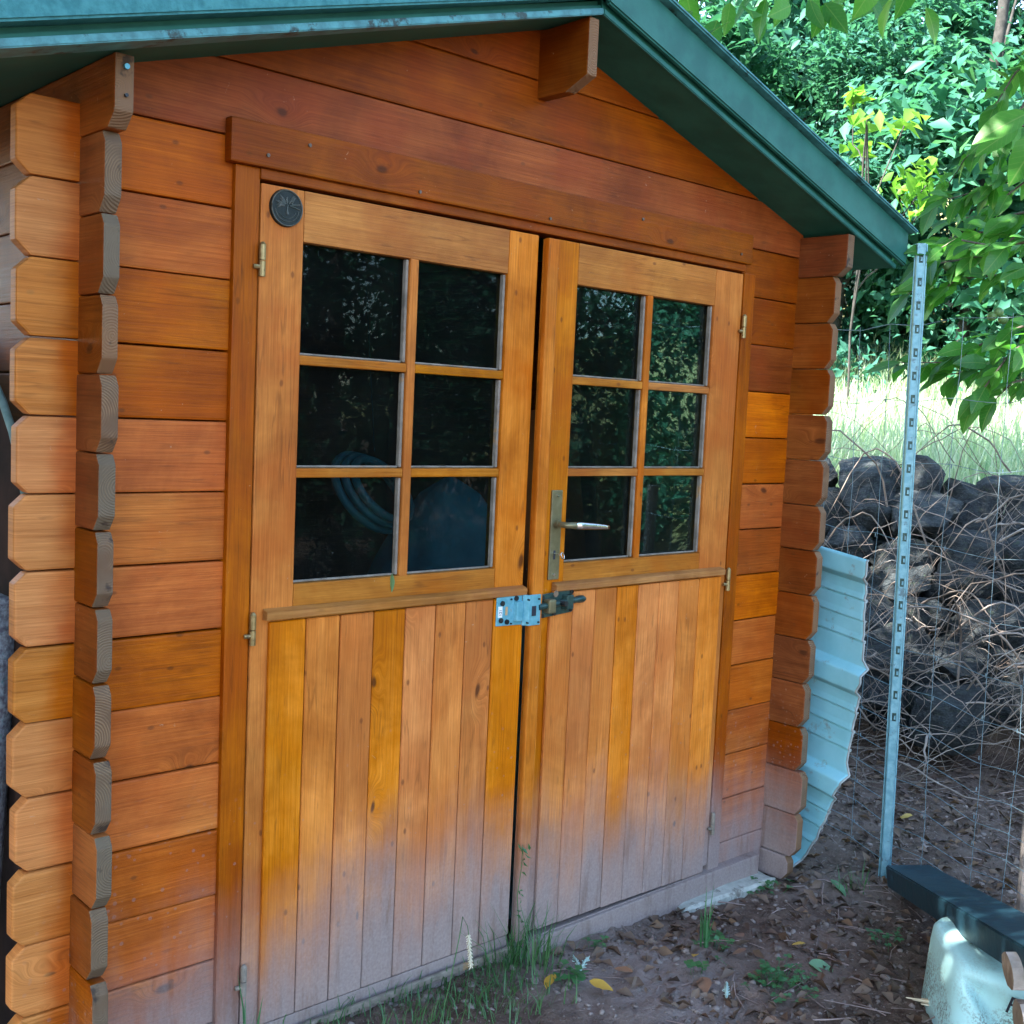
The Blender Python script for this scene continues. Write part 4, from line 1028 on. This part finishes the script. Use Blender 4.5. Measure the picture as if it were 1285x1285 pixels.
    # leaves hanging in at the top of the picture
    for hd in np.arange(49.5, 60.5, .42):
        r = q.uniform(3.6, 4.4); x, y = polar(hd+q.uniform(-.3, .3), r); z = CAM.z+r*math.tan(math.radians(18.9+q.uniform(-.7, 1.2)))
        place_leaf(e, np.array([x, y, z])-B, (q.uniform(-.6, .6), q.uniform(-.6, .6), q.uniform(-1, -.1)), (q.gauss(-.3, .5), q.gauss(-.3, .5), .8), q.uniform(.10, .15), bigs[q.randrange(6)])
    # overhead canopy, above the picture
    n = 3200; c = np.array([3.1, .75, 4.0]); P = c+unit(RNG.normal(size=(n, 3)))*(RNG.uniform(0, 1, n)**.4)[:, None]*np.array([1.7, 1.9, .85])
    dist = np.hypot(P[:, 0]-CAM.x, P[:, 1]-CAM.y); P = P[P[:, 2] > CAM.z+dist*math.tan(math.radians(20.0))]; n = len(P)
    V, F = leaves_np(P-B, np.stack([RNG.normal(size=n), RNG.normal(size=n), RNG.uniform(-1.2, 0, n)], 1), np.array([[0, 0, 1.]])+RNG.normal(size=(n, 3))*.5, RNG.uniform(.09, .15, n), .54)
    o = from_np('canopy_leaves', V, F, 'leaf_mass', e); tag(o, kind='stuff')
fruit_tree()
gpost()

# ------------------------------------------------------------------ ground cover: clods, litter, twigs
def near_scatter(n, x0, x1, y0, y1):
    x = RNG.uniform(x0, x1, n); y = RNG.uniform(y0, y1, n)
    ok = ~((x > -.3) & (x < 1.86) & (y > -.035)); x, y = x[ok], y[ok]
    z = ground_h(x, y)+np.array([.012*noise.noise(Vector((a, b, 0))*5)+.010*noise.noise(Vector((a, b, 0))*14)+.011*noise.noise(Vector((a, b, 0))*37) for a, b in zip(x, y)])
    return np.stack([x, y, z], 1)
def clods():
    bm = bmesh.new(); bmesh.ops.create_icosphere(bm, subdivisions=1, radius=1); T = np.array([v.co[:] for v in bm.verts]); TF = np.array([[v.index for v in f.verts] for f in bm.faces]); bm.free()
    P = near_scatter(8000, -.2, 3.4, -1.2, .75); n = len(P); s = .0024+.0085*RNG.uniform(0, 1, n)**3
    J = RNG.uniform(.6, 1.4, (n, len(T), 1)); sc_ = np.stack([RNG.uniform(.7, 1.4, n), RNG.uniform(.7, 1.4, n), RNG.uniform(.5, .9, n)], 1)
    V = (P[:, None]+T[None]*J*s[:, None, None]*sc_[:, None]).reshape(-1, 3); F = (np.arange(n)[:, None, None]*len(T)+TF[None]).reshape(-1, 3)
    tag(from_np('soil_clods', V, F, 'pebble'), 'loose clods and small pebbles on the bare soil', 'clods', None, 'stuff')
    P = near_scatter(3000, .9, 3.6, -1.2, .8); n = len(P)
    V, F = leaves_np(P+[0, 0, .006], RNG.normal(size=(n, 3))*[1, 1, .25], RNG.normal(size=(n, 3))*.45+[0, 0, 1], RNG.uniform(.015, .055, n), .5, .22)
    tag(from_np('leaf_litter', V, F, 'litter'), 'dry brown leaf litter on the ground beside the shed', 'leaf litter', None, 'stuff')
    P = near_scatter(520, .9, 3.6, -1.2, .8); L = []
    for p in P:
        a = random.uniform(0, 6.28); ln = random.uniform(.03, .16); d = np.array([math.cos(a), math.sin(a), random.uniform(-.05, .12)])
        m_ = p+d*ln*.5+np.array([random.uniform(-.008, .008), random.uniform(-.008, .008), .006])
        L.append((np.array([p+[0, 0, .004], m_, p+d*ln+[0, 0, .004]]), random.uniform(.0008, .0022)))
    tag(tubes('twig_litter', L, 'twig', None, 4), 'thin dry twigs scattered on the soil', 'twigs', None, 'stuff')
clods()
# single fallen leaves
def small_leaf(seed, mat, curl):
    me = big_leaf_mesh(seed+40, .55).copy(); me.materials.clear(); me.materials.append(MT[mat])
    return me
FL = [((1.17, -.285), .034, 'yellow', 'small yellow fallen leaf on bare soil before the right door', .4),
      ((1.50, -.395), .036, 'yellow', 'bright yellow fallen leaf near the middle of the bare path', 2.2),
      ((.80, -.165), .050, 'yellow', 'yellow fallen leaf lying at the edge of the grass tuft', 3.4),
      ((.845, -.235), .060, 'yellow', 'long pale yellow fallen leaf beside a green weed leaf', 5.2),
      ((1.40, -.47), .085, 'greenleaf', 'pale green fallen leaf lying flat on the bare soil', 5.6),
      ((1.99, -.165), .075, 'greenleaf', 'half curled green leaf near the foot of the metal sheet', 4.4),
      ((1.86, -.10), .070, 'greenleaf', 'green leaf lying by the right end of the concrete footing', .3),
      ((1.80, -.13), .080, 'brownleaf', 'long tan dry leaf against the concrete footing', .1),
      ((1.385, -.28), .045, 'brownleaf', 'curled orange brown dry leaf among the litter', 1.2),
      ((1.33, -.33), .040, 'brownleaf', 'orange dry leaf on its side beside a yellow leaf', 2.6),
      ((1.10, -.37), .065, 'brownleaf', 'broad brown dry leaf on bare soil below the sill', 3.9),
      ((.97, -.26), .050, 'brownleaf', 'pale brown dry leaf next to a dry twig', 1.9),
      ((1.46, -.62), .060, 'brownleaf', 'crumpled brown leaf next to the splintered stick', .8),
      ((2.75, -.02), .055, 'yellow', 'yellow leaf lying behind the fence wires', 2.0)]
for i, ((x, y), s, mt_, lb, a) in enumerate(FL):
    o = add(bpy.data.objects.new('fallen_leaf', small_leaf(i, mt_, 0))); o.location = (x, y, gh(x, y)+.02); o.scale = (s, s, s)
    o.rotation_euler = (random.uniform(-.3, .3), random.uniform(-.1, .25), a); tag(o, lb, 'leaf', 'fallen leaves')
o = add(bpy.data.objects.new('fallen_leaf', small_leaf(3, 'greenleaf', 0))); o.location = (.391, -.016, .884); o.scale = (.042, .022, .03); o.rotation_euler = (0, 1.45, .2)
tag(o, 'fresh green leaf stuck below the left window', 'leaf', 'fallen leaves')
# splintered stick
def stick():
    A = Vector((1.46, -.735, -.115)); Bv = Vector((1.56, -.90, -.115)); q = random.Random(2); L = []
    bm = bmesh.new()
    for i in range(9):
        o_ = Vector((q.uniform(-.010, .010), q.uniform(-.006, .006), q.uniform(-.007, .009))); st = (A-Bv).normalized()*q.uniform(-.02, .03)
        L.append((np.array([A+o_*1.1+st, A*.7+Bv*.3+o_, Bv+o_]), [.0012, .006, .007]))
    tag(tubes('broken_stick', L, 'splinter', None, 6), 'pale broken stick with a splintered end beside the white tub', 'stick')
stick()
def lichen(px, label, a, ln, forks):
    x, y = px; z = gh(x, y)+.022; q = random.Random(len(label)); L = []
    for f in range(forks):
        aa = a+(f-forks/2)*.5; d = np.array([math.cos(aa), math.sin(aa), 0]); base = np.array([x, y, z])
        pts = np.array([base+d*ln*t+np.array([0, 0, .006*math.sin(3*t)]) for t in np.linspace(0, 1, 8)]); L.append((pts, .0035))
        for k_ in range(34):
            t = q.uniform(0, 1); p = base+d*ln*t; v = np.array([q.gauss(0, 1), q.gauss(0, 1), abs(q.gauss(0, .6))]); v = v/np.linalg.norm(v)*q.uniform(.004, .011)
            L.append((np.array([p, p+v]), [.0022, .0012]))
    tag(tubes('lichen_twig', L, 'lichen', None, 4), label, 'twig')
lichen((.86, -.19), 'forked twig covered in pale lichen on the soil by the grass tuft', 1.0, .07, 2)
lichen((1.06, -.47), 'single short twig with pale lichen at the bottom of the picture', .9, .07, 1)

# grass tuft at the doors and weeds
def tuft(x, y, n, h, spread, label, mat='grass', lean=.9, w_=.0016):
    P = np.stack([RNG.normal(0, spread, n), RNG.normal(0, spread*.7, n), np.zeros(n)], 1)
    P[:, 1] = np.minimum(P[:, 1], -.036-y)
    P[:, 2] = ground_h(P[:, 0]+x, P[:, 1]+y)-gh(x, y)-.005
    hs, ws = RNG.uniform(.35, 1, n)*h, RNG.uniform(.6, 1.2, n)*w_
    if n < 20:
        o = empty('grass_tuft', label, 'grass', (x, y, gh(x, y)), 'grass tufts along the sill')
        for i in range(n): blades('blade', P[i:i+1], np.maximum(hs[i:i+1], h*.6), ws[i:i+1], mat, lean, o)
        return o
    o = blades('grass_tuft' if spread < .08 else 'grass_patch', P, hs, ws, mat, lean); o.location = (x, y, gh(x, y))
    return tag(o, label, 'grass', 'grass tufts along the sill', None if spread < .08 else 'stuff')
tuft(.775, -.075, 120, .20, .050, 'thick green grass tuft at the foot of the gap between the doors')
tuft(.60, -.13, 330, .075, .11, 'low grass patch in front of the left door sill')
tuft(.34, -.12, 200, .07, .12, 'low grass patch at the bottom left of the picture')
tuft(1.27, -.245, 9, .19, .012, 'few tall green blades in front of the right door', 'weed', .25, .003)
tuft(.045, -.06, 5, .20, .008, 'two green blades beside the left hinge post', 'weed', .3, .004)
tuft(2.03, -.22, 16, .09, .03, 'sparse grass at the base of the steel fence post')
def stalk(name, pts, label, leaves, mat='grass'):
    P = np.array(pts, float); b = P[0].copy(); e = empty(name, label, 'plant', b)
    tubes('stem', [(P-b, np.linspace(.0014, .0007, len(P)))], mat, e, 5)
    if leaves:
        q = random.Random(int(P[0][0]*100)); C = []; 
        for k_ in range(leaves):
            i = q.randrange(len(P)-1); C.append(P[i]+(P[i+1]-P[i])*q.random()-b+np.array([q.uniform(-.012, .012), q.uniform(-.012, 0), 0]))
        C = np.array(C); n = len(C); V, F = leaves_np(C, RNG.normal(size=(n, 3)), RNG.normal(size=(n, 3)), RNG.uniform(.010, .028, n), .3)
        from_np('foliage', V, F, 'weed', e)
    return e, b
stalk('climbing_weed', [(.785, -.05, -.09), (.79, -.046, 0), (.775, -.05, .08), (.79, -.045, .15), (.795, -.04, .20)], 'thin climbing weed growing up the gap between the doors', 26)
e, b = stalk('grass_stalk', [(.40, -.22, -.07), (.43, -.22, .04), (.46, -.21, .13), (.475, -.20, .165), (.490, -.20, .14), (.505, -.20, .07)], 'drooping grass stalk with a white seed head before the left door', 0)
L = []
for i in range(60):
    t = i/60; p = np.array([.494+.011*t, -.20, .12-.075*t])-b; a = i*2.4; v = np.array([math.cos(a), math.sin(a), -.8])*.006; L.append((np.array([p, p+v]), [.0020, .0008]))
tubes('seed_head', L, 'seed', e, 4)
def clover(x, y, n, spread, size, label):
    P = np.stack([RNG.normal(0, spread, n), RNG.normal(0, spread, n), RNG.uniform(.010, .035, n)], 1); C, Dd = [], []
    for p in P:
        a0 = RNG.uniform(0, 6.28)
        for k_ in range(3):
            a = a0+k_*2.09; d = np.array([math.cos(a), math.sin(a), .15]); C.append(p+d*size*.5); Dd.append(d)
    m_ = len(C); V, F = leaves_np(np.array(C), np.array(Dd), np.array([[0, 0, 1.]])+RNG.normal(size=(m_, 3))*.2, np.full(m_, size), .9, .05)
    e = empty('weed_plant', label, 'plant', (x, y, gh(x, y)), 'small weeds on the bare soil'); from_np('foliage', V, F, 'weed', e)
    tubes('stem', [(np.array([[p[0]*.7, p[1]*.7, -.005], p]), .0007) for p in P], 'weed', e, 4)
clover(1.25, -.47, 60, .045, .013, 'large dark clover patch at the bottom of the bare soil')
clover(1.74, -.50, 16, .03, .013, 'small clover patch left of the white tub')
clover(1.75, -.075, 24, .03, .014, 'dark clover growing against the concrete footing')
clover(1.30, -.24, 12, .025, .017, 'weed with rounded leaves at the foot of the tall blades')
clover(1.13, -.33, 4, .012, .022, 'tiny bright seedling on the bare soil')
clover(.83, -.20, 6, .03, .026, 'broad leaved weed beside the yellow leaves')
clover(1.02, -.09, 6, .02, .014, 'tiny weed by the sill of the right door')
clover(1.62, -.72, 20, .03, .013, 'clover in the shade next to the broken stick')

# ------------------------------------------------------------------ things leaning on the left wall and inside the shed
def left_things():

    pts = [(.05, -.04), (.05, .92)]+[(.05+.5*(1-math.cos(t)), 0.92+.42*math.sin(t)) for t in np.linspace(.15, math.pi/2, 10)]+[(1.1, 1.34), (1.1, -.04)]
    o = prism('leaning_sheet', pts, 'x', -.350, -.338, 'rust', None, .002); tag(o, 'dark rusty sheet with a rounded corner leaning on the left shed wall', 'metal sheet')
    edge = np.array([(-.344, a, b_) for a, b_ in pts[1:-1]]); tubes('rim', [(edge, .008)], 'rim', o, 8)
    bm = bmesh.new(); bm_cyl(bm, (0, 0, -.08), (0, 0, .87), .045, .05, 18); bmesh.ops.subdivide_edges(bm, edges=bm.edges[:], cuts=2)
    for v in bm.verts: v.co += .004*noise.noise_vector(v.co*25)
    o = from_bm('rolled_mat', bm, 'mat', None, True); o.location = (-.43, .13, 0); o.rotation_euler = (-.02, .06, 0)
    tag(o, 'speckled rolled mat standing against the log ends on the left', 'rolled mat')
left_things()
def inside():
    bm = bmesh.new(); n, m_ = 36, 26
    R = []
    for j in range(m_):
        t = j/(m_-1); z = -.085+1.14*t; r = .33*(1-t**2.2)**.62+.012
        ring = []
        for i in range(n):
            a = 2*math.pi*i/n; f = 1+.20*noise.noise(Vector((math.cos(a)*2.2, math.sin(a)*2.2, t*3.4)))+.07*noise.noise(Vector((math.cos(a)*6, math.sin(a)*6, t*9)))+.04*math.sin(a*7+t*5)*(1-t)
            ring.append(bm.verts.new((r*f*math.cos(a), r*f*math.sin(a)*.9, z)))
        R.append(ring)
    for j in range(m_-1):
        for i in range(n): bm.faces.new((R[j][i], R[j][(i+1) % n], R[j+1][(i+1) % n], R[j+1][i]))
    bm.faces.new(R[-1])
    o = from_bm('tarp_heap', bm, 'tarp', None, True); o.location = (.93, .46, 0); tag(o, 'blue grey tarpaulin draped over a heap behind the left window', 'tarpaulin')
    L = []
    for k_ in range(3):
        th = np.linspace(0, 2*math.pi, 48); r = .105+.012*k_
        L.append((np.stack([.0+r*np.cos(th), .02*k_+.03*np.sin(th), r*.75*np.sin(th)], 1), .010))
    e = tubes('hose_coil', L, 'hose', None, 8); e.location = (.56, .26, 1.04); e.rotation_euler = (-.25, .2, .3); tag(e, 'coiled grey blue hose hanging behind the left window', 'hose')
    for i, x in enumerate((1.30, 1.47, 1.66)):
        obox('leaning_board', (x, .35, -.085), (x+.04, .62, 1.25), .11, .022, 'log_shaded', ('left', 'middle', 'right')[i]+' one of three dark boards leaning inside the right window', 'board', .002)
    tubes('hanger', [(np.array([[0, .02, .1], [0, .02, .55]]), .0012)], 'screw', e, 5)
inside()
